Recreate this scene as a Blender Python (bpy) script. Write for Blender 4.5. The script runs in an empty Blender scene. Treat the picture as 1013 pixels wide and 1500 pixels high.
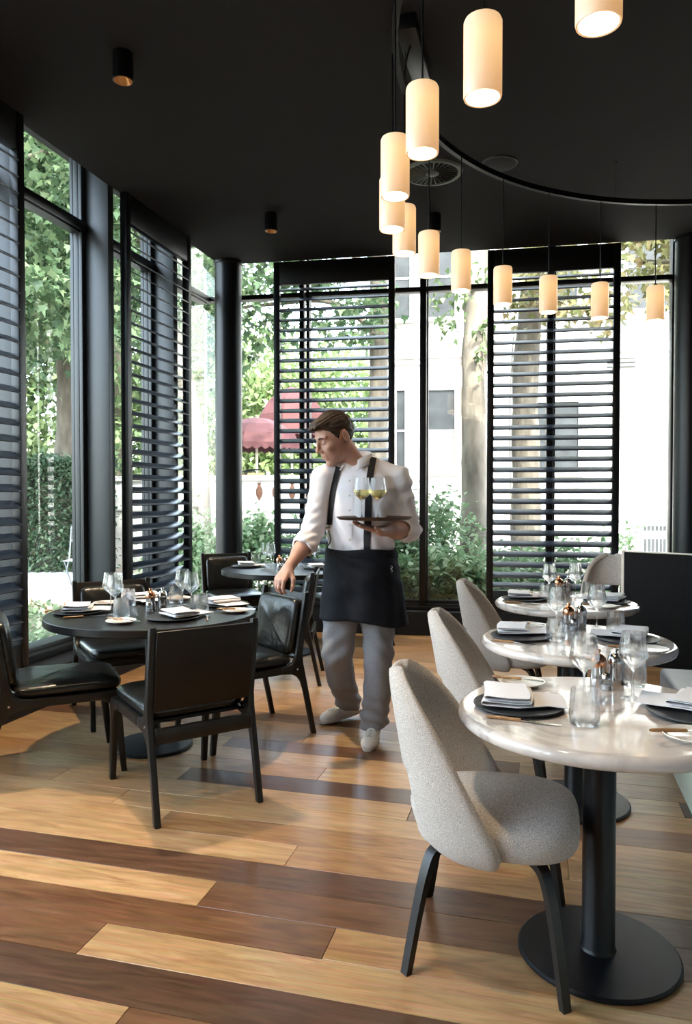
import bpy, bmesh, math, random
import numpy as np
from mathutils import Vector, Matrix, Euler

SC = bpy.context.scene
COL = SC.collection
R = math.radians
random.seed(7)
RNG = np.random.default_rng(11)

# ------------------------------------------------------------------ camera
YAW, EYE = math.atan(287.5 / 1085.0), 1.38
cam_data = bpy.data.cameras.new('camera')
cam_data.sensor_fit = 'VERTICAL'
cam_data.sensor_height = 36.0
cam_data.lens = 36.0 * 1085.0 / 1500.0
cam_data.clip_end = 300
camera = bpy.data.objects.new('camera', cam_data)
COL.objects.link(camera)
camera.location = (0, 0, EYE)
camera.rotation_euler = (R(90) - math.atan(24 / 1085.0), 0, YAW)
SC.camera = camera

# ------------------------------------------------------------------ world, sun, exposure
world = bpy.data.worlds.new('world')
SC.world = world
world.use_nodes = True
wn = world.node_tree
wn.nodes.clear()
sky = wn.nodes.new('ShaderNodeTexSky')
sky.sky_type = 'NISHITA'
sky.sun_disc = False
sky.sun_elevation = R(48)
sky.sun_rotation = R(150)
sky.air_density = 1.0
sky.dust_density = 3.0
sky.ozone_density = 1.0
mixw = wn.nodes.new('ShaderNodeMix')
mixw.data_type = 'RGBA'
mixw.inputs[0].default_value = 0.28
mixw.inputs[7].default_value = (6.2, 6.3, 6.5, 1)
bg = wn.nodes.new('ShaderNodeBackground')
bg.inputs['Strength'].default_value = 0.75
wo = wn.nodes.new('ShaderNodeOutputWorld')
wn.links.new(sky.outputs[0], mixw.inputs[6])
wn.links.new(mixw.outputs[2], bg.inputs[0])
wn.links.new(bg.outputs[0], wo.inputs[0])

sun_data = bpy.data.lights.new('sun', 'SUN')
sun_data.energy = 3.2
sun_data.angle = R(1.2)
sun_data.color = (1.0, 0.95, 0.87)
sun = bpy.data.objects.new('sun', sun_data)
COL.objects.link(sun)
sun.rotation_euler = Vector((0.42, -0.58, 0.74)).to_track_quat('Z', 'Y').to_euler()

SC.view_settings.view_transform = 'Standard'
SC.view_settings.look = 'None'
SC.view_settings.gamma = 1
SC.view_settings.exposure = 2.0
SC.view_settings.use_curve_mapping = False
SC.cycles.use_denoising = True
SC.cycles.max_bounces = 10
SC.cycles.transparent_max_bounces = 24
SC.cycles.sample_clamp_indirect = 6.0
SC.cycles.caustics_reflective = False
SC.cycles.caustics_refractive = False

# ------------------------------------------------------------------ materials
MATS = {}


def material(name, color, rough=0.5, metal=0.0, noise=None, bump=None, spec=0.5, coat=0.0, sheen=0.0, emit=None,
             coords='Object', trans=0.0, aniso=(1, 1, 1), subsurf=0.0):
    """noise = (scale, color2, detail, lo, hi); bump = (scale, strength, distance)"""
    m = bpy.data.materials.new(name)
    m.use_nodes = True
    nt = m.node_tree
    b = nt.nodes['Principled BSDF']
    b.inputs['Base Color'].default_value = (*color, 1)
    b.inputs['Roughness'].default_value = rough
    b.inputs['Metallic'].default_value = metal
    b.inputs['Specular IOR Level'].default_value = spec
    b.inputs['Coat Weight'].default_value = coat
    b.inputs['Coat Roughness'].default_value = 0.12
    b.inputs['Sheen Weight'].default_value = sheen
    b.inputs['Transmission Weight'].default_value = trans
    b.inputs['Subsurface Weight'].default_value = subsurf
    if subsurf:
        b.inputs['Subsurface Radius'].default_value = (0.02, 0.008, 0.004)
        b.inputs['Subsurface Scale'].default_value = 0.6
    if emit:
        b.inputs['Emission Color'].default_value = (*emit[0], 1)
        b.inputs['Emission Strength'].default_value = emit[1]
    if noise or bump:
        tc = nt.nodes.new('ShaderNodeTexCoord')
        mp = nt.nodes.new('ShaderNodeMapping')
        mp.inputs['Scale'].default_value = aniso
        nt.links.new(tc.outputs[coords], mp.inputs['Vector'])
    if noise:
        n = nt.nodes.new('ShaderNodeTexNoise')
        n.inputs['Scale'].default_value = noise[0]
        n.inputs['Detail'].default_value = noise[2]
        cr = nt.nodes.new('ShaderNodeValToRGB')
        cr.color_ramp.elements[0].position = noise[3]
        cr.color_ramp.elements[1].position = noise[4]
        cr.color_ramp.elements[0].color = (*color, 1)
        cr.color_ramp.elements[1].color = (*noise[1], 1)
        nt.links.new(mp.outputs[0], n.inputs['Vector'])
        nt.links.new(n.outputs['Fac'], cr.inputs[0])
        nt.links.new(cr.outputs[0], b.inputs['Base Color'])
    if bump:
        n2 = nt.nodes.new('ShaderNodeTexNoise')
        n2.inputs['Scale'].default_value = bump[0]
        n2.inputs['Detail'].default_value = 4
        bp = nt.nodes.new('ShaderNodeBump')
        bp.inputs['Strength'].default_value = bump[1]
        bp.inputs['Distance'].default_value = bump[2]
        nt.links.new(mp.outputs[0], n2.inputs['Vector'])
        nt.links.new(n2.outputs['Fac'], bp.inputs['Height'])
        nt.links.new(bp.outputs[0], b.inputs['Normal'])
    MATS[name] = m
    return m


def plank_material(name, c1, c2, c3):
    m = bpy.data.materials.new(name)
    m.use_nodes = True
    nt = m.node_tree
    L = nt.links.new
    b = nt.nodes['Principled BSDF']
    tc = nt.nodes.new('ShaderNodeTexCoord')
    oi = nt.nodes.new('ShaderNodeObjectInfo')
    ad = nt.nodes.new('ShaderNodeVectorMath')
    ad.operation = 'ADD'
    sc = nt.nodes.new('ShaderNodeMath')
    sc.operation = 'MULTIPLY'
    sc.inputs[1].default_value = 60.0
    L(oi.outputs['Random'], sc.inputs[0])
    cb = nt.nodes.new('ShaderNodeCombineXYZ')
    L(sc.outputs[0], cb.inputs[0])
    L(sc.outputs[0], cb.inputs[2])
    L(tc.outputs['Object'], ad.inputs[0])
    L(cb.outputs[0], ad.inputs[1])
    mp = nt.nodes.new('ShaderNodeMapping')
    mp.inputs['Scale'].default_value = (1.6, 11, 4)
    L(ad.outputs[0], mp.inputs[0])
    n = nt.nodes.new('ShaderNodeTexNoise')
    n.inputs['Scale'].default_value = 2.2
    n.inputs['Detail'].default_value = 7
    n.inputs['Distortion'].default_value = 1.4
    L(mp.outputs[0], n.inputs[0])
    cr = nt.nodes.new('ShaderNodeValToRGB')
    e = cr.color_ramp.elements
    e[0].position, e[0].color = 0.30, (*c1, 1)
    e[1].position, e[1].color = 0.72, (*c3, 1)
    k = e.new(0.5)
    k.color = (*c2, 1)
    L(n.outputs['Fac'], cr.inputs[0])
    mp2 = nt.nodes.new('ShaderNodeMapping')
    mp2.inputs['Scale'].default_value = (3, 150, 3)
    L(ad.outputs[0], mp2.inputs[0])
    n2 = nt.nodes.new('ShaderNodeTexNoise')
    n2.inputs['Scale'].default_value = 1.5
    n2.inputs['Detail'].default_value = 3
    L(mp2.outputs[0], n2.inputs[0])
    mx = nt.nodes.new('ShaderNodeMix')
    mx.data_type = 'RGBA'
    mx.blend_type = 'MULTIPLY'
    mx.inputs[0].default_value = 0.6
    L(cr.outputs[0], mx.inputs[6])
    L(n2.outputs['Color'], mx.inputs[7])
    hs = nt.nodes.new('ShaderNodeHueSaturation')
    mr = nt.nodes.new('ShaderNodeMapRange')
    mr.inputs[3].default_value = 0.92
    mr.inputs[4].default_value = 1.22
    L(oi.outputs['Random'], mr.inputs[0])
    L(mr.outputs[0], hs.inputs['Value'])
    L(mx.outputs[2], hs.inputs['Color'])
    L(hs.outputs[0], b.inputs['Base Color'])
    mr2 = nt.nodes.new('ShaderNodeMapRange')
    mr2.inputs[3].default_value = 0.24
    mr2.inputs[4].default_value = 0.42
    L(n.outputs['Fac'], mr2.inputs[0])
    L(mr2.outputs[0], b.inputs['Roughness'])
    bp = nt.nodes.new('ShaderNodeBump')
    bp.inputs['Strength'].default_value = 0.12
    bp.inputs['Distance'].default_value = 0.002
    L(n2.outputs['Fac'], bp.inputs['Height'])
    L(bp.outputs[0], b.inputs['Normal'])
    b.inputs['Specular IOR Level'].default_value = 0.45
    MATS[name] = m
    return m


def schlick(nt, socket, f0, f1, power=5.0):
    lw = nt.nodes.new('ShaderNodeLayerWeight')
    lw.inputs[0].default_value = 0.5
    pw = nt.nodes.new('ShaderNodeMath')
    pw.operation = 'POWER'
    pw.inputs[1].default_value = power
    ma = nt.nodes.new('ShaderNodeMath')
    ma.operation = 'MULTIPLY_ADD'
    ma.inputs[1].default_value = f1
    ma.inputs[2].default_value = f0
    nt.links.new(lw.outputs['Facing'], pw.inputs[0])
    nt.links.new(pw.outputs[0], ma.inputs[0])
    nt.links.new(ma.outputs[0], socket)


def pane_material(name, tint=(0.95, 0.985, 0.97)):
    m = bpy.data.materials.new(name)
    m.use_nodes = True
    nt = m.node_tree
    nt.nodes.clear()
    out = nt.nodes.new('ShaderNodeOutputMaterial')
    tr = nt.nodes.new('ShaderNodeBsdfTransparent')
    tr.inputs[0].default_value = (*tint, 1)
    gl = nt.nodes.new('ShaderNodeBsdfGlossy')
    gl.inputs['Roughness'].default_value = 0.0
    mx = nt.nodes.new('ShaderNodeMixShader')
    schlick(nt, mx.inputs[0], 0.042, 0.95)
    nt.links.new(tr.outputs[0], mx.inputs[1])
    nt.links.new(gl.outputs[0], mx.inputs[2])
    nt.links.new(mx.outputs[0], out.inputs[0])
    MATS[name] = m
    return m


def crystal_material(name):
    m = bpy.data.materials.new(name)
    m.use_nodes = True
    nt = m.node_tree
    nt.nodes.clear()
    out = nt.nodes.new('ShaderNodeOutputMaterial')
    gl = nt.nodes.new('ShaderNodeBsdfGlass')
    gl.inputs['Roughness'].default_value = 0.0
    gl.inputs['IOR'].default_value = 1.45
    gl.inputs['Color'].default_value = (0.99, 0.995, 1.0, 1)
    tr = nt.nodes.new('ShaderNodeBsdfTransparent')
    mx = nt.nodes.new('ShaderNodeMixShader')
    mx.inputs[0].default_value = 0.5
    nt.links.new(gl.outputs[0], mx.inputs[1])
    nt.links.new(tr.outputs[0], mx.inputs[2])
    nt.links.new(mx.outputs[0], out.inputs[0])
    MATS[name] = m
    return m


def marble_material(name):
    m = bpy.data.materials.new(name)
    m.use_nodes = True
    nt = m.node_tree
    L = nt.links.new
    b = nt.nodes['Principled BSDF']
    tc = nt.nodes.new('ShaderNodeTexCoord')
    oi = nt.nodes.new('ShaderNodeObjectInfo')
    ad = nt.nodes.new('ShaderNodeVectorMath')
    ad.operation = 'ADD'
    L(tc.outputs['Object'], ad.inputs[0])
    L(oi.outputs['Location'], ad.inputs[1])
    n = nt.nodes.new('ShaderNodeTexNoise')
    n.inputs['Scale'].default_value = 2.3
    n.inputs['Detail'].default_value = 9
    n.inputs['Distortion'].default_value = 1.6
    L(ad.outputs[0], n.inputs[0])
    sb = nt.nodes.new('ShaderNodeMath')
    sb.operation = 'SUBTRACT'
    sb.inputs[1].default_value = 0.5
    ab = nt.nodes.new('ShaderNodeMath')
    ab.operation = 'ABSOLUTE'
    L(n.outputs['Fac'], sb.inputs[0])
    L(sb.outputs[0], ab.inputs[0])
    cr = nt.nodes.new('ShaderNodeValToRGB')
    e = cr.color_ramp.elements
    e[0].position, e[0].color = 0.0, (0.20, 0.19, 0.185, 1)
    e[1].position, e[1].color = 0.15, (0.74, 0.65, 0.58, 1)
    k = e.new(0.045)
    k.color = (0.58, 0.53, 0.49, 1)
    L(ab.outputs[0], cr.inputs[0])
    n3 = nt.nodes.new('ShaderNodeTexNoise')
    n3.inputs['Scale'].default_value = 4.0
    L(ad.outputs[0], n3.inputs[0])
    mx = nt.nodes.new('ShaderNodeMix')
    mx.data_type = 'RGBA'
    L(n3.outputs['Fac'], mx.inputs[0])
    L(cr.outputs[0], mx.inputs[6])
    mx.inputs[7].default_value = (0.76, 0.66, 0.585, 1)
    L(mx.outputs[2], b.inputs['Base Color'])
    b.inputs['Roughness'].default_value = 0.09
    b.inputs['Specular IOR Level'].default_value = 0.6
    MATS[name] = m
    return m


def tweed_material(name):
    m = bpy.data.materials.new(name)
    m.use_nodes = True
    nt = m.node_tree
    L = nt.links.new
    b = nt.nodes['Principled BSDF']
    tc = nt.nodes.new('ShaderNodeTexCoord')
    mp = nt.nodes.new('ShaderNodeMapping')
    mp.inputs['Scale'].default_value = (130, 620, 480)
    L(tc.outputs['Object'], mp.inputs[0])
    n = nt.nodes.new('ShaderNodeTexNoise')
    n.inputs['Scale'].default_value = 1.0
    n.inputs['Detail'].default_value = 5
    L(mp.outputs[0], n.inputs[0])
    cr = nt.nodes.new('ShaderNodeValToRGB')
    e = cr.color_ramp.elements
    e[0].position, e[0].color = 0.30, (0.22, 0.20, 0.185, 1)
    e[1].position, e[1].color = 0.66, (0.74, 0.665, 0.59, 1)
    L(n.outputs['Fac'], cr.inputs[0])
    L(cr.outputs[0], b.inputs['Base Color'])
    b.inputs['Roughness'].default_value = 0.95
    b.inputs['Sheen Weight'].default_value = 0.25
    b.inputs['Specular IOR Level'].default_value = 0.15
    bp = nt.nodes.new('ShaderNodeBump')
    bp.inputs['Strength'].default_value = 0.5
    bp.inputs['Distance'].default_value = 0.003
    L(n.outputs['Fac'], bp.inputs['Height'])
    L(bp.outputs[0], b.inputs['Normal'])
    MATS[name] = m
    return m


def shade_material(name):
    """opal glass round a warm bulb that sits in its upper half"""
    m = material(name, (0.82, 0.74, 0.68), 0.28, spec=0.4)
    nt = m.node_tree
    b = nt.nodes['Principled BSDF']
    tc = nt.nodes.new('ShaderNodeTexCoord')
    sp = nt.nodes.new('ShaderNodeSeparateXYZ')
    nt.links.new(tc.outputs['Object'], sp.inputs[0])
    cr = nt.nodes.new('ShaderNodeValToRGB')
    mr = nt.nodes.new('ShaderNodeMapRange')
    mr.inputs[1].default_value, mr.inputs[2].default_value = 0.0, 0.245
    nt.links.new(sp.outputs['Z'], mr.inputs[0])
    nt.links.new(mr.outputs[0], cr.inputs[0])
    e = cr.color_ramp.elements
    e[0].position, e[0].color = 0.0, (0.20, 0.105, 0.04, 1)
    e[1].position, e[1].color = 1.0, (0.26, 0.16, 0.08, 1)
    k = e.new(0.72)
    k.color = (0.36, 0.21, 0.085, 1)
    nt.links.new(cr.outputs[0], b.inputs['Emission Color'])
    b.inputs['Emission Strength'].default_value = 0.7
    return m


def leaf_material(name, c1, c2, c3, translucent=0.45):
    m = bpy.data.materials.new(name)
    m.use_nodes = True
    nt = m.node_tree
    L = nt.links.new
    nt.nodes.clear()
    out = nt.nodes.new('ShaderNodeOutputMaterial')
    g = nt.nodes.new('ShaderNodeNewGeometry')
    cr = nt.nodes.new('ShaderNodeValToRGB')
    e = cr.color_ramp.elements
    e[0].position, e[0].color = 0.0, (*c1, 1)
    e[1].position, e[1].color = 1.0, (*c3, 1)
    k = e.new(0.55)
    k.color = (*c2, 1)
    L(g.outputs['Random Per Island'], cr.inputs[0])
    pb = nt.nodes.new('ShaderNodeBsdfPrincipled')
    pb.inputs['Roughness'].default_value = 0.45
    pb.inputs['Specular IOR Level'].default_value = 0.35
    L(cr.outputs[0], pb.inputs['Base Color'])
    tl = nt.nodes.new('ShaderNodeBsdfTranslucent')
    L(cr.outputs[0], tl.inputs[0])
    mx = nt.nodes.new('ShaderNodeMixShader')
    mx.inputs[0].default_value = translucent
    L(pb.outputs[0], mx.inputs[1])
    L(tl.outputs[0], mx.inputs[2])
    L(mx.outputs[0], out.inputs[0])
    MATS[name] = m
    return m


material('black_paint', (0.0055, 0.006, 0.0075), 0.36, spec=0.4, bump=(40, 0.05, 0.001))
material('frame_paint', (0.021, 0.026, 0.028), 0.42, spec=0.5, bump=(60, 0.04, 0.001))
material('slat_sky_sheen', (0.012, 0.020, 0.036), 0.33, spec=0.65, bump=(30, 0.04, 0.001))  # blue sheen of the sky on black slats, put into the base colour
material('kerb_paint', (0.005, 0.005, 0.006), 0.6, spec=0.3)
material('ceiling_plaster', (0.0135, 0.0133, 0.0158), 0.9, spec=0.2, noise=(350, (0.024, 0.0236, 0.0275), 3, 0.4, 0.65), bump=(400, 0.6, 0.004), coords='Generated' if False else 'Object')
material('dark_wall', (0.05, 0.048, 0.046), 0.8, bump=(60, 0.1, 0.002))
material('rear_plaster', (0.30, 0.26, 0.22), 0.85, bump=(60, 0.1, 0.002))
material('screed', (0.05, 0.03, 0.02), 0.9, noise=(8, (0.07, 0.045, 0.03), 3, 0.3, 0.7))
plank_material('oak_light', (0.36, 0.205, 0.09), (0.50, 0.305, 0.145), (0.62, 0.405, 0.205))
plank_material('oak_honey', (0.27, 0.135, 0.055), (0.40, 0.215, 0.09), (0.52, 0.30, 0.135))
plank_material('oak_brown', (0.115, 0.050, 0.022), (0.17, 0.078, 0.034), (0.23, 0.112, 0.052))
plank_material('oak_dark', (0.075, 0.034, 0.018), (0.115, 0.055, 0.029), (0.16, 0.082, 0.045))
pane_material('window_glass')
crystal_material('crystal')
marble_material('marble')
tweed_material('tweed')
material('black_wood', (0.0045, 0.0042, 0.0042), 0.38, noise=(6, (0.010, 0.009, 0.008), 5, 0.3, 0.7), aniso=(1, 1, 9), spec=0.4)
material('table_black', (0.006, 0.006, 0.0065), 0.33, noise=(5, (0.013, 0.0125, 0.0125), 5, 0.3, 0.7), aniso=(1, 14, 1))
material('black_metal', (0.0035, 0.004, 0.0055), 0.38, spec=0.28, bump=(200, 0.08, 0.0005))
material('leather', (0.006, 0.0065, 0.0065), 0.28, spec=0.55, bump=(9, 0.35, 0.02), noise=(3, (0.013, 0.014, 0.013), 4, 0.35, 0.75))
material('leather_panel', (0.007, 0.0055, 0.005), 0.45, spec=0.35, bump=(60, 0.12, 0.002))
material('napkin', (0.86, 0.83, 0.83), 0.9, bump=(500, 0.15, 0.0008), sheen=0.2)
material('slate', (0.018, 0.021, 0.024), 0.55, bump=(80, 0.15, 0.001))
material('porcelain', (0.78, 0.73, 0.66), 0.16, spec=0.5, bump=(3, 0.02, 0.001))
material('steel', (0.62, 0.61, 0.60), 0.16, metal=1.0, bump=(90, 0.02, 0.0004))
material('copper', (0.82, 0.40, 0.22), 0.17, metal=1.0, bump=(90, 0.02, 0.0004))
material('horn', (0.22, 0.10, 0.04), 0.22, noise=(20, (0.42, 0.23, 0.10), 3, 0.3, 0.7), coat=0.5)
material('salt', (0.75, 0.74, 0.73), 0.5, noise=(200, (0.9, 0.9, 0.9), 2, 0.3, 0.7))
shade_material('shade_glass')
material('shade_diffuser', (0.9, 0.85, 0.75), 0.4, emit=((1.0, 0.76, 0.46), 8.0), noise=(2, (0.92, 0.87, 0.78), 2, 0.3, 0.7))
material('spot_glow', (0.9, 0.8, 0.6), 0.4, emit=((1.0, 0.72, 0.42), 14.0), noise=(2, (0.92, 0.82, 0.62), 2, 0.3, 0.7))
material('spot_reflector', (0.45, 0.25, 0.10), 0.3, metal=1.0, bump=(40, 0.03, 0.0005))
material('vent_paint', (0.10, 0.125, 0.11), 0.5, bump=(60, 0.05, 0.0005))
material('vent_dark', (0.006, 0.006, 0.007), 0.8, bump=(60, 0.05, 0.0005))
material('pale_edge', (0.62, 0.55, 0.46), 0.5, noise=(10, (0.7, 0.62, 0.52), 3, 0.3, 0.7))
material('black_stain', (0.004, 0.0038, 0.0038), 0.7, spec=0.12, noise=(4, (0.008, 0.0075, 0.007), 5, 0.35, 0.7), aniso=(25, 25, 1))
material('seat_blue', (0.20, 0.225, 0.27), 0.4, noise=(6, (0.25, 0.275, 0.32), 3, 0.3, 0.7), bump=(60, 0.1, 0.001))
material('cream_base', (0.55, 0.58, 0.49), 0.55, noise=(6, (0.6, 0.63, 0.54), 3, 0.3, 0.7))


# ------------------------------------------------------------------ mesh helpers
class MB:
    def __init__(self):
        self.v, self.f = [], []

    def add(self, verts, faces, M=None):
        o = len(self.v)
        if M is not None:
            verts = [M @ Vector(p) for p in verts]
        self.v.extend([tuple(p) for p in verts])
        self.f.extend([tuple(i + o for i in q) for q in faces])
        return self

    def box(self, lo, hi, M=None, bevel=0.0, seg=2):
        bm = bmesh.new()
        bmesh.ops.create_cube(bm, size=1.0)
        s = [hi[i] - lo[i] for i in range(3)]
        c = [(hi[i] + lo[i]) / 2 for i in range(3)]
        for v in bm.verts:
            v.co = Vector((v.co.x * s[0] + c[0], v.co.y * s[1] + c[1], v.co.z * s[2] + c[2]))
        if bevel:
            bmesh.ops.bevel(bm, geom=bm.edges[:], offset=min(bevel, min(s) * 0.49), segments=seg, profile=0.5, affect='EDGES')
        bm.verts.index_update()
        self.add([v.co.copy() for v in bm.verts], [[v.index for v in f.verts] for f in bm.faces], M)
        bm.free()
        return self

    def lathe(self, prof, seg=32, M=None, cap0=False, cap1=False):
        vs, fs = [], []
        n = len(prof)
        for k in range(seg):
            a = 2 * math.pi * k / seg
            for r, z in prof:
                vs.append((r * math.cos(a), r * math.sin(a), z))
        for k in range(seg):
            k2 = (k + 1) % seg
            for i in range(n - 1):
                fs.append((k * n + i, k2 * n + i, k2 * n + i + 1, k * n + i + 1))
        if cap0:
            fs.append(tuple(k * n for k in reversed(range(seg))))
        if cap1:
            fs.append(tuple(k * n + n - 1 for k in range(seg)))
        return self.add(vs, fs, M)

    def tube(self, pts, rad, seg=10, M=None, flat=1.0, closed=False):
        pts = [Vector(p) for p in pts]
        n = len(pts)
        if not hasattr(rad, '__len__'):
            rad = [rad] * n
        vs, fs = [], []
        prev = None
        for i, p in enumerate(pts):
            if closed:
                t = (pts[(i + 1) % n] - pts[i - 1]).normalized()
            else:
                t = (pts[min(i + 1, n - 1)] - pts[max(i - 1, 0)]).normalized()
            ref = Vector((0, 0, 1)) if prev is None else prev
            if prev is None and abs(t.z) > 0.9:
                ref = Vector((1, 0, 0))
            a = (ref - t * ref.dot(t)).normalized()
            prev = a
            b = t.cross(a)
            for k in range(seg):
                w = 2 * math.pi * k / seg
                vs.append(p + a * (math.cos(w) * rad[i]) + b * (math.sin(w) * rad[i] * flat))
        m = n if closed else n - 1
        for i in range(m):
            j = (i + 1) % n
            for k in range(seg):
                k2 = (k + 1) % seg
                fs.append((i * seg + k, i * seg + k2, j * seg + k2, j * seg + k))
        if not closed:
            fs.append(tuple(reversed(range(seg))))
            fs.append(tuple((n - 1) * seg + k for k in range(seg)))
        return self.add(vs, fs, M)

    def prism(self, outline, lo, hi, axis='x', M=None, bevel=0.0):
        """outline: 2-D points (counter-clockwise) in the plane across the axis; extruded lo..hi along it"""
        bm = bmesh.new()
        def P(a, b, t):
            return {'x': (t, a, b), 'y': (a, t, b), 'z': (a, b, t)}[axis]
        v0 = [bm.verts.new(P(a, b, lo)) for a, b in outline]
        v1 = [bm.verts.new(P(a, b, hi)) for a, b in outline]
        n = len(outline)
        f0 = bm.faces.new(v0)
        f1 = bm.faces.new(list(reversed(v1)))
        for i in range(n):
            j = (i + 1) % n
            bm.faces.new((v0[j], v0[i], v1[i], v1[j]))
        bmesh.ops.recalc_face_normals(bm, faces=bm.faces[:])
        if bevel:
            ed = [e for e in bm.edges if (e.verts[0] in v0 and e.verts[1] in v0) or (e.verts[0] in v1 and e.verts[1] in v1)]
            bmesh.ops.bevel(bm, geom=ed, offset=bevel, segments=2, profile=0.5, affect='EDGES')
        bm.verts.index_update()
        self.add([v.co.copy() for v in bm.verts], [[v.index for v in f.verts] for f in bm.faces], M)
        bm.free()
        return self

    def mesh(self, name, mat, smooth=38):
        me = bpy.data.meshes.new(name)
        me.from_pydata(self.v, [], self.f)
        finish(me, mat, smooth)
        return me


def finish(me, mat, smooth=38):
    if mat is not None:
        me.materials.append(MATS[mat])
    if smooth:
        bm = bmesh.new()
        bm.from_mesh(me)
        lim = R(smooth)
        for f in bm.faces:
            f.smooth = True
        for e in bm.edges:
            if len(e.link_faces) == 2 and e.calc_face_angle(0.0) > lim:
                e.smooth = False
        bm.to_mesh(me)
        bm.free()
    me.update()


def link(name, me, parent=None, loc=(0, 0, 0), rot=(0, 0, 0), kind=None):
    o = bpy.data.objects.new(name, me)
    COL.objects.link(o)
    o.location = loc
    o.rotation_euler = rot
    if parent is not None:
        o.parent = parent
    if kind:
        o['kind'] = kind
    return o


def part(name, mb, mat, parent=None, smooth=38, **kw):
    return link(name, mb.mesh(name, mat, smooth), parent, **kw)


def tag(o, label, cat, group=None):
    o['label'] = label
    o['category'] = cat
    if group:
        o['group'] = group
    return o


def thing(name, label, cat, loc=(0, 0, 0), rz=0.0, group=None):
    o = bpy.data.objects.new(name, None)
    COL.objects.link(o)
    o.empty_display_size = 0.1
    o.location = loc
    o.rotation_euler = (0, 0, rz)
    return tag(o, label, cat, group)


def holder(name, loc=(0, 0, 0), rz=0.0):
    o = bpy.data.objects.new(name, None)
    COL.objects.link(o)
    o.location = loc
    o.rotation_euler = (0, 0, rz)
    o['kind'] = 'structure'
    return o


KIDS = {}


def dup(root, loc, rz, label, group=None):
    """a copy of a thing with copies of its parts and sub-parts"""
    r = root.copy()
    COL.objects.link(r)
    r.location = loc
    r.rotation_euler = (0, 0, rz)
    r['label'] = label
    if group:
        r['group'] = group
    for ch in KIDS.setdefault(root.name, list(root.children)):
        c = ch.copy()
        COL.objects.link(c)
        c.parent = r
        for g in KIDS.setdefault(ch.name, list(ch.children)):
            d = g.copy()
            COL.objects.link(d)
            d.parent = c
    return r


def arc(cx, cy, r, a0, a1, n):
    return [(cx + r * math.cos(R(a0 + (a1 - a0) * i / n)), cy + r * math.sin(R(a0 + (a1 - a0) * i / n))) for i in range(n + 1)]


def smooth_path(pts, n=8):
    """Catmull-Rom through the points"""
    P = [Vector(p) for p in pts]
    out = []
    for i in range(len(P) - 1):
        p0, p1, p2, p3 = P[max(i - 1, 0)], P[i], P[i + 1], P[min(i + 2, len(P) - 1)]
        for k in range(n):
            t = k / n
            out.append(0.5 * ((2 * p1) + (p2 - p0) * t + (2 * p0 - 5 * p1 + 4 * p2 - p3) * t * t + (3 * p1 - p0 - 3 * p2 + p3) * t ** 3))
    out.append(P[-1])
    return out


# ------------------------------------------------------------------ the room
CEIL = 3.74
XL = -3.124                     # face of the kerb under the garden windows
BA = R(4.755)                   # the end wall is not square to it
DB = 7.293
UB, NB = Vector((math.cos(BA), math.sin(BA), 0)), Vector((-math.sin(BA), math.cos(BA), 0))


def back(u, n=0.0, z=0.0):
    return UB * u + NB * (DB + n) + Vector((0, 0, z))


floor = part('floor', MB().box((-3.6, -2.6, -0.20), (2.6, 7.75, -0.022)), 'screed')
floor['kind'] = 'structure'

# planks lie across the room, a row every 0.165 m; joints and tones of the near rows follow the photograph
ROW0, PW = 2.583, 0.1655
fixed = {                                   # row: [(joint x ..., ), tones]
    0: ([-3.3, 0.62], ['oak_dark', 'oak_brown']),
    1: ([-3.3, -1.117, 0.9], ['oak_light', 'oak_brown', 'oak_honey']),
    2: ([-3.3, -0.628, 1.2], ['oak_brown', 'oak_honey', 'oak_brown']),
    3: ([-3.3, -1.351, 0.75], ['oak_brown', 'oak_light', 'oak_honey']),
    4: ([-3.3, 0.25], ['oak_dark', 'oak_brown']),
    5: ([-3.3, -1.069, 0.8], ['oak_light', 'oak_brown', 'oak_honey']),
    -1: ([-3.3, -0.923, 0.9], ['oak_light', 'oak_honey', 'oak_brown']),
    -2: ([-3.3, -1.56, 0.1], ['oak_light', 'oak_honey', 'oak_honey']),
    -3: ([-3.3, -1.865, -0.2], ['oak_light', 'oak_light', 'oak_honey']),
    -4: ([-3.3, -2.3, -0.55], ['oak_honey', 'oak_light', 'oak_brown']),
    -5: ([-3.3, -1.715, 0.25], ['oak_light', 'oak_dark', 'oak_honey']),
    -6: ([-3.3, -1.05, 0.6], ['oak_honey', 'oak_light', 'oak_dark']),
}
tones = ['oak_light', 'oak_honey', 'oak_honey', 'oak_light', 'oak_brown', 'oak_honey', 'oak_brown', 'oak_light']
for row in range(-29, 7):
    y1 = ROW0 - row * PW
    y0 = y1 - PW
    if row in fixed:
        xs, ts = fixed[row]
    else:
        xs, ts = [-3.3], []
        x = -3.3 + random.uniform(0.5, 1.7)
        while x < 2.3:
            xs.append(x)
            x += random.uniform(1.2, 2.1)
        ts = [tones[random.randrange(len(tones))] for _ in xs]
    ends = xs[1:] + [2.6]
    for xa, xb, t in zip(xs, ends, ts):
        cx, cy, w, d = (xa + xb) / 2, (y0 + y1) / 2, xb - xa - 0.0016, PW - 0.0016
        h = random.uniform(-0.0004, 0.0)
        mb = MB().box((-w / 2, -d / 2, -0.022), (w / 2, d / 2, 0.0), bevel=0.0011, seg=1)
        part('plank', mb, t, floor, loc=(cx, cy, h))
# the rest of the floor, out of view behind the camera
near = MB().box((-3.3, -2.5, -0.022), (2.6, ROW0 - 7 * PW - 0.002, 0.0))
part('plank_field', near, 'oak_honey', floor, kind='stuff')

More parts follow.
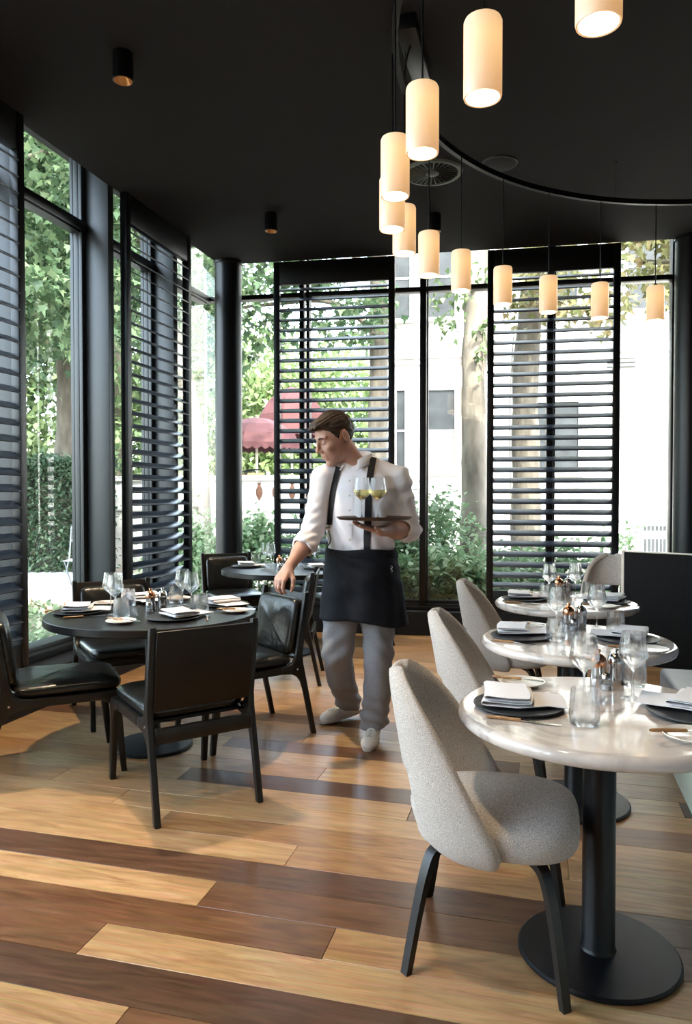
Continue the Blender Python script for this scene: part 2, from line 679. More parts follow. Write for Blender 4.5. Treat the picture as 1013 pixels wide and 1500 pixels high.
CX = -3.2                       # the ceiling stops short of the glass on both sides
def back_y(x, n):
    return (DB + n + x * math.sin(BA)) / math.cos(BA)
ceiling = part('ceiling', MB().prism([(CX, -2.6), (2.6, -2.6), (2.6, back_y(2.6, 0.0)), (CX, back_y(CX, 0.0))], CEIL, CEIL + 0.36, 'z'), 'ceiling_plaster')
roof = part('roof', MB().prism([(-3.75, -2.75), (2.75, -2.75), (2.75, back_y(2.75, 0.45)), (-3.75, back_y(-3.75, 0.45))], CEIL + 0.36, CEIL + 0.60, 'z'), 'kerb_paint')
roof['kind'] = 'structure'
GT = CEIL + 0.36                # top of the glass
ceiling['kind'] = 'structure'
wall_right = part('wall_right', MB().box((2.6, -2.6, -0.2), (2.75, 8.0, CEIL + 0.36)), 'dark_wall')
wall_right['kind'] = 'structure'

# kerbs under the glass
trim_1 = part('trim_1', MB().box((XL - 0.42, -2.6, -0.2), (XL, 7.05, 0.245), bevel=0.004)
              .box((XL - 0.46, -2.6, 0.245), (XL - 0.20, 7.05, 0.30), bevel=0.004), 'kerb_paint')
trim_1['kind'] = 'structure'
MBACK = Matrix.Translation(back(0)) @ Matrix.Rotation(BA, 4, 'Z')
MLEFT = Matrix.Translation((XL, 0, 0)) @ Matrix.Rotation(R(90), 4, 'Z')
trim_2 = part('trim_2', MB().box((-3.25, 0.0, -0.2), (4.2, 0.36, 0.235), MBACK, bevel=0.004)
              .box((-3.1, 0.10, 0.235), (4.2, 0.30, 0.275), MBACK, bevel=0.004), 'kerb_paint')
trim_2['kind'] = 'structure'

# ---- garden side glazing: x runs along the wall, y points outdoors
win1 = holder('window_1', (XL, 0, 0), R(90))
PANE_L = 0.322
posts = [-2.32, -1.27, -0.22, 0.82, 1.87, 2.92, 3.97, 5.02, 6.05]
post_mesh = MB().box((0, 0.075, 0.0), (0.075, 0.265, GT), bevel=0.003).box((0.012, 0.265, 0.28), (0.063, 0.40, GT), bevel=0.003).mesh('window_post', 'frame_paint')
jamb_mesh = MB().box((0, 0.272, 0.30), (0.045, 0.30, GT), bevel=0.002).box((0, 0.303, 0.30), (0.04, 0.345, GT), bevel=0.002) \
    .box((0, 0.348, 0.30), (0.035, 0.375, GT), bevel=0.002).mesh('window_jamb', 'frame_paint')
for k, px in enumerate(posts):
    link('window_post', post_mesh, win1, loc=(px, 0, 0))
    link('window_jamb', jamb_mesh, win1, loc=(px - 0.047, 0, 0))
    end = posts[k + 1] if k + 1 < len(posts) else 7.17
    b = MB().box((px + 0.03, 0.25, 3.395), (end, 0.285, 3.465), bevel=0.012).box((px + 0.03, 0.285, 3.385), (end, 0.375, 3.455), bevel=0.003)
    part('transom', b, 'black_paint', win1)
    part('window_sill', MB().box((px + 0.03, 0.255, 0.285), (end, 0.40, 0.335), bevel=0.004), 'frame_paint', win1)
    part('pane', MB().box((px + 0.05, PANE_L, 0.33), (end - 0.03 if end < 7 else 7.17, PANE_L + 0.002, 3.40)), 'window_glass', win1, smooth=0)
    part('pane', MB().box((px + 0.05, PANE_L, 3.45), (end - 0.03 if end < 7 else 7.17, PANE_L + 0.002, GT)), 'window_glass', win1, smooth=0)

# ---- end wall glazing
win2 = holder('window_2', tuple(back(0)), BA)
PANE_B = 0.19
mull = [-1.755, -0.533, 0.694, 1.827, 3.0, 4.1]
edges = [-2.86] + mull
for k, px in enumerate(mull):
    if k == 0:
        b = MB().box((px - 0.052, 0.13, 0.25), (px - 0.006, 0.24, GT), bevel=0.003).box((px + 0.022, 0.13, 0.25), (px + 0.052, 0.24, GT), bevel=0.003)
    else:
        b = MB().box((px - 0.041, 0.12, 0.25), (px + 0.020, 0.24, GT), bevel=0.004).box((px + 0.026, 0.15, 0.25), (px + 0.041, 0.24, GT), bevel=0.002)
    part('mullion', b, 'black_paint', win2)
for a, c in zip(edges[:-1], edges[1:]):
    part('transom', MB().box((a, 0.13, 3.41), (c - 0.03, 0.24, 3.458), bevel=0.006), 'black_paint', win2)
    part('window_sill', MB().box((a, 0.12, 0.255), (c - 0.03, 0.26, 0.30), bevel=0.004).box((a, 0.15, 0.30), (c - 0.03, 0.24, 0.33), bevel=0.004), 'black_paint', win2)
    part('pane', MB().box((a + 0.002, PANE_B, 0.32), (c - 0.03, PANE_B + 0.002, 3.42)), 'window_glass', win2, smooth=0)
    part('pane', MB().box((a + 0.002, PANE_B, 3.45), (c - 0.03, PANE_B + 0.002, GT)), 'window_glass', win2, smooth=0)

# ---- wall behind the camera, out of view
wall_rear = part('wall_rear', MB().box((-3.6, -2.75, -0.2), (2.75, -2.6, CEIL + 0.36)), 'rear_plaster')
wall_rear['kind'] = 'structure'

# ---- columns
for i, (x, y, r) in enumerate([(-3.085, 6.99, 0.135), (1.305, 7.405, 0.14)]):
    c = part('column_%d' % (i + 1), MB().lathe([(r, 0.0), (r, CEIL)], 48).lathe([(r + 0.012, CEIL - 0.03), (r + 0.012, CEIL)], 48, cap0=True), 'black_paint', loc=(x, y, 0))
    c['kind'] = 'structure'


# ------------------------------------------------------------------ louvred shutters
def shutter(x0, x1, M_loc, rz, label, ytop=3.51, ybot=0.46):
    t = thing('louvred_shutter', label, 'shutter', M_loc, rz, 'louvred shutters on the windows')
    W = x1 - x0
    sw = 0.062
    stile = MB().box((0, 0, 0.247), (sw, 0.06, CEIL - 0.003), bevel=0.003).mesh('stile', 'black_paint')
    link('stile', stile, t, loc=(x0, 0, 0))
    link('stile', stile, t, loc=(x1 - sw, 0, 0))
    part('top_rail', MB().box((x0 + sw, 0.004, ytop), (x1 - sw, 0.056, CEIL - 0.003), bevel=0.003), 'black_paint', t)
    part('bottom_rail', MB().box((x0 + sw, 0.004, 0.247), (x1 - sw, 0.056, ybot), bevel=0.003), 'black_paint', t)
    L = W - 2 * sw + 0.004
    n = 30
    pitch = (ytop - ybot) / n
    Mr = Matrix.Rotation(R(30), 4, 'X')
    sl = MB().box((-L / 2, -0.046, -0.005), (L / 2, 0.046, 0.005), Mr, bevel=0.004).mesh('slat', 'slat_sky_sheen')
    for k in range(n):
        link('slat', sl, t, loc=((x0 + x1) / 2, 0.03, ybot + pitch * (k + 0.5)))
    return t


shutter(2.90, 3.985, (XL, 0, 0), R(90), 'black louvred shutter cut by the picture edge, between the camera and the tall garden window')
shutter(5.16, 6.25, (XL, 0, 0), R(90), 'black louvred shutter on the garden window wall beside the round corner column')
shutter(-2.041, -0.812, tuple(back(0, -0.002)), BA, 'black louvred shutter on the end wall behind the waiter')
shutter(0.084, 1.305, tuple(back(0, -0.002)), BA, 'black louvred shutter on the end wall behind the far marble table')


# ------------------------------------------------------------------ pendant ring, spots, ceiling fittings
RC, RR, RZ = (1.359, 3.744), 2.055, 3.45
ring = thing('pendant_ring', 'slim black curved track hung below the ceiling, carrying the glowing pendants', 'light track', (RC[0], RC[1], CEIL))
mb = MB()
n = 128
for k in range(n):
    a0, a1 = 2 * math.pi * k / n, 2 * math.pi * (k + 1) / n
    vs = []
    for a in (a0, a1):
        for r, z in ((RR - 0.014, RZ), (RR + 0.014, RZ), (RR + 0.014, RZ + 0.035), (RR - 0.014, RZ + 0.035)):
            vs.append((r * math.cos(a), r * math.sin(a), z - CEIL))
    mb.add(vs, [(0, 1, 5, 4), (1, 2, 6, 5), (2, 3, 7, 6), (3, 0, 4, 7)])
part('track', mb, 'black_metal', ring, smooth=30)
for a in (70, 115, 178, 205, 250, 300, 340, 20):
    x, y = RR * math.cos(R(a)), RR * math.sin(R(a))
    part('suspension_wire', MB().tube([(x, y, RZ + 0.03 - CEIL), (x, y, 0)], 0.0014, 6).lathe([(0.001, -0.012), (0.009, -0.008), (0.009, 0)], 12, Matrix.Translation((x, y, 0))), 'black_metal', ring)
box = thing('feed_box', 'black rectangular feed box on the ceiling above the pendant track', 'feed box', (-0.66, 3.87, CEIL))
part('housing', MB().box((-0.05, -0.24, -0.075), (0.05, 0.24, 0.0), bevel=0.004), 'black_paint', box)
part('feed_cable', MB().tube(smooth_path([(0, -0.1, -0.07), (-0.02, -0.1, -0.14), (-0.035, -0.1, -0.252)], 5), 0.004, 8), 'black_metal', box)

pend = [(0.144, 2.115), (-0.187, 2.401), (-0.438, 2.726), (-0.62, 3.082), (-0.709, 3.464), (-0.707, 3.823),
        (-0.633, 4.238), (-0.477, 4.600), (-0.254, 4.995), (0.042, 5.279), (0.385, 5.551), (0.768, 5.759)]
pend_txt = ['glowing pendant lamp whose top the picture edge cuts off, nearest the camera',
            'glowing pendant lamp second from the near end, large and whole against the ceiling',
            'glowing pendant lamp third from the near end, hanging before the round vent',
            'glowing pendant lamp fourth from the near end, partly covering the lamp behind it',
            'glowing pendant lamp fifth from the near end, half hidden behind the fourth',
            'glowing pendant lamp sixth from the near end, partly behind the fifth',
            'glowing pendant lamp seventh from the near end, before the slim window mullion',
            'glowing pendant lamp eighth from the near end, before the pale tree trunk outside',
            'glowing pendant lamp fourth from the far end, at the shutter edge',
            'glowing pendant lamp third from the far end, before the shutter middle',
            'glowing pendant lamp second from the far end, before the shutter side',
            'glowing pendant lamp at the far end of the ring, beside the thick column']
r_, zb, hh = 0.0605, 2.635, 0.245
shade_me = MB().lathe([(r_ - 0.008, 0.0), (r_ - 0.002, -0.001), (r_, 0.006), (r_, hh - 0.012), (r_ - 0.004, hh - 0.003), (r_ - 0.014, hh), (0.012, hh)], 40).mesh('shade', 'shade_glass')
diff_me = MB().lathe([(0.0005, 0.010), (r_ - 0.008, 0.010)], 40).mesh('diffuser', 'shade_diffuser')
cap_me = MB().lathe([(0.013, hh - 0.001), (0.013, hh + 0.012), (0.006, hh + 0.022), (0.003, hh + 0.024)], 16).mesh('cap', 'black_metal')
cord_me = MB().tube([(0, 0, hh + 0.02), (0, 0, RZ - zb + 0.003)], 0.004, 8).mesh('cord', 'black_metal')
for (x, y), txt in zip(pend, pend_txt):
    a = math.atan2(y - RC[1], x - RC[0])
    x, y = RC[0] + RR * math.cos(a) * 0.5 + 0.5 * (x - RC[0]), RC[1] + RR * math.sin(a) * 0.5 + 0.5 * (y - RC[1])
    t = thing('pendant_lamp', txt, 'pendant lamp', (x, y, zb), 0, 'pendant lamps on the ring')
    link('shade', shade_me, t)
    link('diffuser', diff_me, t)
    link('cap', cap_me, t)
    link('cord', cord_me, t)


def spot(x, y, label, energy):
    t = thing('ceiling_spot', label, 'spotlight', (x, y, CEIL), 0, 'ceiling spotlights')
    part('housing', MB().lathe([(0.052, 0.0), (0.054, -0.01), (0.054, -0.145), (0.048, -0.147)], 32, cap0=True), 'black_metal', t)
    part('reflector', MB().lathe([(0.048, -0.147), (0.040, -0.125), (0.020, -0.105)], 32), 'spot_reflector', t)
    part('lamp_face', MB().lathe([(0.0005, -0.108), (0.021, -0.108)], 24), 'spot_glow', t)
    d = bpy.data.lights.new('spot_beam', 'SPOT')
    d.energy = energy
    d.color = (1.0, 0.78, 0.52)
    d.spot_size = R(78)
    d.spot_blend = 0.8
    d.shadow_soft_size = 0.06
    o = bpy.data.objects.new('spot_beam', d)
    COL.objects.link(o)
    o.parent = t
    o.location = (0, 0, -0.15)


spot(-2.176, 3.567, 'black cylinder ceiling spot over the black table ringed by chairs', 110)
spot(-2.207, 5.886, 'small black cylinder ceiling spot above the top of the first end-wall shutter', 60)
spot(-0.889, 6.251, 'black cylinder ceiling spot peeking out behind a glowing pendant', 60)
# three unseen spots added along the row to brighten the room
spot(-2.15, 1.25, 'added ceiling spot brightening the room, unseen above the picture, by the garden window wall', 70)
spot(-0.75, 1.75, 'added ceiling spot brightening the room, unseen above the picture, over the open floor', 45)
spot(-0.75, -0.6, 'added ceiling spot brightening the room, unseen behind the camera, over the open floor', 110)

vent = thing('ceiling_vent', 'round slotted ceiling vent with radiating blades behind the pendants', 'vent', (-0.79, 5.44, CEIL))
part('back_plate', MB().lathe([(0.0005, -0.003), (0.20, -0.003)], 40), 'vent_dark', vent)
part('rim', MB().lathe([(0.186, -0.004), (0.19, -0.016), (0.21, -0.014), (0.222, 0.0)], 48), 'vent_paint', vent)
part('hub', MB().lathe([(0.0005, -0.022), (0.035, -0.02), (0.05, -0.012), (0.052, -0.004)], 32), 'vent_paint', vent)
bl = MB().add([(0.045, -0.004, -0.012), (0.19, -0.007, -0.012), (0.19, 0.004, -0.006), (0.045, 0.0025, -0.006),
               (0.045, -0.004, -0.015), (0.19, -0.007, -0.015), (0.19, 0.004, -0.009), (0.045, 0.0025, -0.009)],
              [(0, 1, 2, 3), (7, 6, 5, 4), (0, 4, 5, 1), (3, 2, 6, 7), (1, 5, 6, 2), (0, 3, 7, 4)]).mesh('blade', 'vent_paint', 0)
for k in range(28):
    link('blade', bl, vent, rot=(0, 0, 2 * math.pi * k / 28))
sp = thing('ceiling_speaker', 'flat dark round speaker set in the ceiling beyond the pendant track', 'speaker', (-0.31, 5.415, CEIL))
part('grille', MB().lathe([(0.0005, -0.012), (0.11, -0.012), (0.118, -0.009)], 40), 'vent_dark', sp)
part('rim', MB().lathe([(0.118, -0.009), (0.126, -0.01), (0.13, 0.0)], 40), 'black_paint', sp)


# ------------------------------------------------------------------ tables
def table(x, y, r, top, top_mat, prof, ped_r, base_r, label):
    t = thing('pedestal_table', label, 'table', (x, y, 0), 0, 'round pedestal tables')
    part('tabletop', MB().lathe([(0.0005, top - 0.042)] + prof + [(0.0005, top)], 72), top_mat, t)
    part('pedestal', MB().lathe([(ped_r + 0.012, 0.013), (ped_r + 0.004, 0.020), (ped_r, 0.03), (ped_r, top - 0.065), (ped_r + 0.07, top - 0.055), (ped_r + 0.07, top - 0.042)], 40), 'black_metal', t)
    part('base', MB().lathe([(base_r - 0.004, 0.0), (base_r, 0.004), (base_r, 0.011), (base_r - 0.006, 0.016), (0.0005, 0.020)], 64, cap0=True), 'black_metal', t)
    return t


TOP = 0.74
rm = 0.42
bull = [(rm - 0.021 + 0.021 * math.cos(R(a)), TOP - 0.021 + 0.021 * math.sin(R(a))) for a in range(-90, 91, 15)]
rb = 0.562
sq = [(rb - 0.006, TOP - 0.042), (rb, TOP - 0.036), (rb, TOP - 0.003), (rb - 0.003, TOP)]
M1, M2, M3 = (0.170, 2.325), (0.150, 3.455), (0.140, 4.665)
B1, B2 = (-2.07, 3.655), (-2.165, 6.13)
table(*M1, rm, TOP, 'marble', bull, 0.048, 0.235, 'round marble-topped table nearest the camera in the row of three')
table(*M2, rm, TOP, 'marble', bull, 0.048, 0.235, 'round marble-topped table in the middle of the row of three')
table(*M3, rm, TOP, 'marble', bull, 0.048, 0.235, 'round marble-topped table farthest from the camera in the row of three')
table(*B1, rb, TOP, 'table_black', sq, 0.04, 0.215, 'round black table ringed by four black leather chairs')
table(*B2, rb, TOP, 'table_black', sq, 0.04, 0.225, 'round black table by the corner column, behind the waiter')


# ------------------------------------------------------------------ black leather chairs (facing +y)
def pillow(mb, cx, cy, cz, sx, sy, sz, e=0.35, M=None, nu=28, nv=14, wr=0.0, seed=0):
    """a stuffed cushion: superellipsoid with soft dents"""
    rg = random.Random(seed)
    ph = [rg.uniform(0, 6.28) for _ in range(6)]
    def p(w, k):
        return math.copysign(abs(w) ** k, w)
    vs, fs = [], []
    for j in range(nv + 1):
        v = -math.pi / 2 + math.pi * j / nv
        for i in range(nu):
            u = 2 * math.pi * i / nu
            x = sx * p(math.cos(v), e) * p(math.cos(u), e)
            y = sy * p(math.cos(v), e) * p(math.sin(u), e)
            z = sz * p(math.sin(v), 0.75)
            d = wr * (math.sin(x * 23 + y * 9 + ph[0]) + math.sin(y * 31 - x * 7 + ph[1]) + 0.7 * math.sin((x + y) * 40 + ph[2]))
            dome = 1 + 0.25 * (1 - (x / sx) ** 2) * (1 - (y / sy) ** 2)
            vs.append((cx + x, cy + y, cz + (z * dome if z > 0 else z) + (d if z > 0 else 0)))
    for j in range(nv):
        for i in range(nu):
            i2 = (i + 1) % nu
            fs.append((j * nu + i, j * nu + i2, (j + 1) * nu + i2, (j + 1) * nu + i))
    mb.add(vs, fs, M)
    return mb


def make_leather_chair(label):
    t = thing('leather_chair', label, 'chair', (0, 0, 0), 0, 'black leather dining chairs')
    rear = [(-0.340, 0.0), (-0.312, 0.0), (-0.252, 0.27), (-0.236, 0.315), (-0.21, 0.347), (-0.17, 0.364), (-0.10, 0.372), (-0.10, 0.410),
            (-0.155, 0.416), (-0.185, 0.432), (-0.202, 0.47), (-0.258, 0.80), (-0.262, 0.822), (-0.290, 0.826), (-0.292, 0.80), (-0.246, 0.48), (-0.250, 0.42), (-0.270, 0.33)]
    front = [(0.300, 0.0), (0.328, 0.0), (0.302, 0.35), (0.296, 0.392), (0.284, 0.410), (0.15, 0.410), (0.15, 0.372), (0.21, 0.368), (0.245, 0.35), (0.262, 0.31)]
    for s in (-1, 1):
        x0, x1 = sorted((s * 0.222, s * 0.252))
        part('rear_leg', MB().prism(rear, x0, x1, 'x', bevel=0.006), 'black_wood', t)
        part('front_leg', MB().prism(front, x0, x1, 'x', bevel=0.006), 'black_wood', t)
        part('side_rail', MB().box((x0, -0.10, 0.372), (x1, 0.15, 0.410)), 'black_wood', t)
    part('rear_stretcher', MB().box((-0.222, -0.275, 0.325), (0.222, -0.252, 0.392), bevel=0.004), 'black_wood', t)
    part('front_rail', MB().box((-0.222, 0.262, 0.36), (0.222, 0.284, 0.405), bevel=0.004), 'black_wood', t)
    part('seat_panel', MB().box((-0.225, -0.20, 0.395), (0.225, 0.29, 0.410), bevel=0.004), 'leather_panel', t)
    part('seat_cushion', pillow(MB(), 0, 0.055, 0.440, 0.236, 0.262, 0.036, 0.26, wr=0.0022, seed=3), 'leather', t)
    ang = math.atan2(0.056, 0.33)
    Mb = Matrix.Translation((0, -0.246, 0.635)) @ Matrix.Rotation(ang, 4, 'X')
    part('back_panel', MB().box((-0.224, -0.030, -0.175), (0.224, -0.014, 0.182), Mb, bevel=0.006), 'leather_panel', t)
    Mc = Mb @ Matrix.Translation((0, 0.022, -0.016)) @ Matrix.Rotation(R(-90), 4, 'X')
    part('back_cushion', pillow(MB(), 0, 0, 0, 0.214, 0.166, 0.036, 0.26, Mc, wr=0.002, seed=5), 'leather', t)
    for s in (-1, 1):
        part('bolt', MB().lathe([(0.0005, 0.003), (0.006, 0.002), (0.007, 0)], 10, Matrix.Translation((s * 0.252, -0.21, 0.39)) @ Matrix.Rotation(R(90 * s), 4, 'Y')), 'steel', t)
    return t


lc = make_leather_chair('black leather chair showing its flat back, legs nearest the camera at the near black table')
KIDS[lc.name] = list(lc.children)
lc.location, lc.rotation_euler = (-1.625, 3.14, 0), (0, 0, math.atan2(0.665, -0.747) - R(90))


def place(x, y, fx, fy, label):
    return dup(lc, (x, y, 0), math.atan2(fy, fx) - R(90), label)


place(-2.415, 3.255, 0.755, 0.657, 'black leather chair cut by the picture edge, side on below the tall garden window')
place(-1.67, 3.99, -0.635, -0.773, 'black leather chair with shiny back cushion, just before the waiter')
place(-2.58, 4.17, 0.70, -0.714, 'black leather chair behind the near black table, back to the louvred garden shutter')
place(-2.82, 6.52, 0.66, -0.75, 'black leather chair facing us before the round corner column')
place(-1.925, 5.264, -0.97, -0.24, 'black leather chair side on just behind the waiter, at the corner table')
place(-1.72, 6.62, -0.72, -0.69, 'black leather chair beyond the corner table, behind the arm of the waiter')


# ------------------------------------------------------------------ tweed chairs (facing +y)
def make_tweed_chair(label):
    t = thing('tweed_chair', label, 'chair', (0, 0, 0), 0, 'grey tweed dining chairs')
    # back shell: U-shaped sections from below the seat up to the rounded crown
    zs = [0.335, 0.355, 0.38, 0.41, 0.44, 0.47, 0.50, 0.53, 0.56, 0.59, 0.62, 0.65, 0.68, 0.71, 0.74, 0.765, 0.79, 0.806, 0.818, 0.826, 0.832, 0.8355]
    ns = 28
    vs, idx = [], []
    for z in zs:
        q = (z - 0.335) / (0.84 - 0.335)
        yr = -0.190 - 0.022 * min(1, q * 3) - 0.080 * q ** 1.3
        ye = 0.085 - 0.29 * q - 0.06 * q ** 6
        w = 0.248 + 0.018 * math.sin(min(1, q * 1.6) * math.pi)
        w -= 0.045 * q
        if z > 0.60:
            w *= max(0.02, 1 - ((z - 0.60) / 0.2395) ** 2.5) ** 0.5
        if z < 0.40:
            k = (0.40 - z) / 0.065
            w -= 0.05 * k * k
            yr += 0.05 * k * k
            ye -= 0.05 * k * k
        ye = max(ye, yr + 0.02)
        row = []
        for i in range(ns + 1):
            s = -1 + 2 * i / ns
            a = s * math.pi / 2
            row.append(len(vs))
            vs.append((w * math.copysign(abs(math.sin(a)) ** 0.85, a), yr + (ye - yr) * (1 - abs(math.cos(a)) ** 0.9), z))
        idx.append(row)
    fs = []
    for j in range(len(zs) - 1):
        for i in range(ns):
            s = -1 + 2 * (i + 0.5) / ns
            zc = (zs[j] + zs[j + 1]) / 2
            if abs(s) < 0.36 and 0.475 < zc < 0.555:
                continue
            fs.append((idx[j][i], idx[j][i + 1], idx[j + 1][i + 1], idx[j + 1][i]))
    m = MB().add(vs, fs)
    o = part('back_shell', m, 'tweed', t)
    sm = o.modifiers.new('thickness', 'SOLIDIFY')
    sm.thickness = 0.040
    sm.offset = 0
    ss = o.modifiers.new('round', 'SUBSURF')
    ss.levels = ss.render_levels = 1
    # seat: plump squab with a rounded plan
    sb = MB()
    nu, nv = 48, 16
    vs, fs = [], []
    for j in range(nv + 1):
        v = -math.pi / 2 + math.pi * j / nv
        for i in range(nu):
            u = 2 * math.pi * i / nu
            pw = lambda c, k: math.copysign(abs(c) ** k, c)
            x = 0.238 * pw(math.cos(v), 0.36) * pw(math.cos(u), 0.60)
            y = 0.240 * pw(math.cos(v), 0.36) * pw(math.sin(u), 0.60)
            z = 0.062 * pw(math.sin(v), 0.62)
            if z > 0:
                z *= 1 + 0.18 * max(0, 1 - (x / 0.22) ** 2 - (y / 0.24) ** 2)
            x *= 1 - 0.10 * max(0, -y / 0.245)
            vs.append((x, y + 0.028, 0.405 + z))
    for j in range(nv):
        for i in range(nu):
            i2 = (i + 1) % nu
            fs.append((j * nu + i, j * nu + i2, (j + 1) * nu + i2, (j + 1) * nu + i))
    part('seat', sb.add(vs, fs), 'tweed', t, smooth=80)
    for sx in (-1, 1):
        for fy in (-1, 1):
            if fy > 0:
                pts = [(sx * 0.06, 0.05, 0.350), (sx * 0.13, 0.115, 0.349), (sx * 0.175, 0.155, 0.338), (sx * 0.200, 0.175, 0.30), (sx * 0.225, 0.195, 0.20), (sx * 0.262, 0.222, 0.0)]
            else:
                pts = [(sx * 0.05, -0.03, 0.350), (sx * 0.11, -0.10, 0.348), (sx * 0.145, -0.145, 0.335), (sx * 0.165, -0.165, 0.29), (sx * 0.188, -0.188, 0.18), (sx * 0.215, -0.218, 0.0)]
            pp = smooth_path(pts, 5)
            mbl = MB()
            # flat bent-ply strip: wide across, thin along the bend
            n = len(pp)
            side = Vector((-fy * sx * 0.62, 0.78, 0)) if fy > 0 else Vector((0.72 * sx, 0.69, 0))
            out = Vector((sx * 0.78, fy * 0.62, 0)).normalized()
            side = Vector((-out.y, out.x, 0))
            v2, f2 = [], []
            for i, p in enumerate(pp):
                tt = (pp[min(i + 1, n - 1)] - pp[max(i - 1, 0)]).normalized()
                nn = side.cross(tt).normalized()
                q = i / (n - 1)
                hw, ht = 0.0195 - 0.0065 * q, 0.0115 - 0.001 * q
                for ax, bx in ((-1, -1), (1, -1), (1, 1), (-1, 1)):
                    pt = p + side * (hw * ax) + nn * (ht * bx)
                    if i == n - 1:
                        pt.z = 0.0
                    v2.append(pt)
            for i in range(n - 1):
                for k in range(4):
                    k2 = (k + 1) % 4
                    f2.append((i * 4 + k, i * 4 + k2, i * 4 + 4 + k2, i * 4 + 4 + k))
            f2 += [(3, 2, 1, 0), (4 * n - 4, 4 * n - 3, 4 * n - 2, 4 * n - 1)]
            part('leg', mbl.add(v2, f2), 'black_wood', t)
    return t


tcn = make_tweed_chair('large grey tweed chair closest to the camera, tucked at the nearest marble table')
KIDS[tcn.name] = list(tcn.children)
tcn.location, tcn.rotation_euler = (-0.155, 2.30, 0), (0, 0, R(-90))
dup(tcn, (-0.205, 3.44, 0), R(-89), 'grey tweed chair second in the row, at the middle marble table')
dup(tcn, (-0.215, 4.70, 0), R(-92), 'grey tweed chair third in the row, at the farthest marble table')
dup(tcn, (0.60, 6.93, 0), R(176), 'grey tweed chair facing us by the end window, half hidden by the black screen')

# ------------------------------------------------------------------ banquette and screen
bq = thing('banquette', 'long blue-grey banquette seat with pale base, far side of the marble tables', 'banquette', (0.63, 0, 0))
part('plinth', MB().box((0.0, -0.6, 0.0), (0.66, 4.28, 0.335), bevel=0.006), 'cream_base', bq)
for k in range(4):
    y0 = -0.6 + k * 1.22
    part('seat_cushion', MB().box((-0.015, y0 + 0.004, 0.337), (0.53, y0 + 1.216, 0.455), bevel=0.025, seg=3), 'seat_blue', bq)
part('backrest', MB().box((0.53, -0.6, 0.337), (0.66, 4.28, 0.92), bevel=0.03, seg=3), 'seat_blue', bq)

sd = math.atan2(-0.446, 0.894)
scr = thing('booth_screen', 'low black wooden screen with pale edging beside the far marble table', 'screen', (0.645, 6.497, 0), sd)
part('panel', MB().box((0.012, 0.0, 0.0), (1.75, 0.045, 0.915), bevel=0.002), 'black_stain', scr)
part('end_edge', MB().box((-0.012, -0.002, 0.0), (0.012, 0.047, 0.925), bevel=0.002), 'pale_edge', scr)
part('top_edge', MB().box((0.012, -0.002, 0.915), (1.75, 0.047, 0.925), bevel=0.002), 'pale_edge', scr)


# ------------------------------------------------------------------ things on the tables
def both(prof, wall=0.0012):
    """outer profile plus its inner wall"""
    return prof


wine_prof = [(0.0005, 0.0025), (0.034, 0.0005), (0.0355, 0.002), (0.030, 0.004), (0.012, 0.0075), (0.0048, 0.014), (0.0036, 0.030), (0.0036, 0.082), (0.005, 0.092),
             (0.016, 0.103), (0.034, 0.119), (0.0445, 0.134), (0.0455, 0.142), (0.043, 0.158), (0.039, 0.180), (0.0355, 0.206), (0.035, 0.212),
             (0.0340, 0.2118), (0.0378, 0.180), (0.0418, 0.158), (0.0442, 0.142), (0.0430, 0.1345), (0.033, 0.1205), (0.014, 0.1048), (0.0005, 0.101)]
tumb_prof = [(0.0005, 0.0), (0.036, 0.0), (0.0395, 0.003), (0.0425, 0.018), (0.0428, 0.030), (0.0405, 0.065), (0.0375, 0.098), (0.0368, 0.1005),
             (0.0358, 0.1), (0.0390, 0.065), (0.0412, 0.030), (0.0405, 0.020), (0.036, 0.012), (0.0005, 0.010)]
wine_me = MB().lathe(wine_prof, 32).mesh('wine_glass', 'crystal', 60)
tumb_me = MB().lathe(tumb_prof, 32).mesh('tumbler', 'crystal', 50)
charger_me = MB().lathe([(0.0005, 0.0), (0.085, 0.0), (0.128, 0.007), (0.135, 0.012), (0.134, 0.0145), (0.127, 0.012), (0.09, 0.006), (0.0005, 0.006)], 56).mesh('charger_plate', 'slate')
bread_me = MB().lathe([(0.0005, 0.0), (0.042, 0.0), (0.044, 0.003), (0.070, 0.010), (0.0755, 0.0135), (0.074, 0.0155), (0.060, 0.0095), (0.046, 0.0065), (0.0005, 0.006)], 48).mesh('bread_plate', 'porcelain')


def single(name, me, label, cat, x, y, z=TOP, rz=0.0, group=None):
    o = link(name, me, None, (x, y, z), (0, 0, rz))
    return tag(o, label, cat, group)


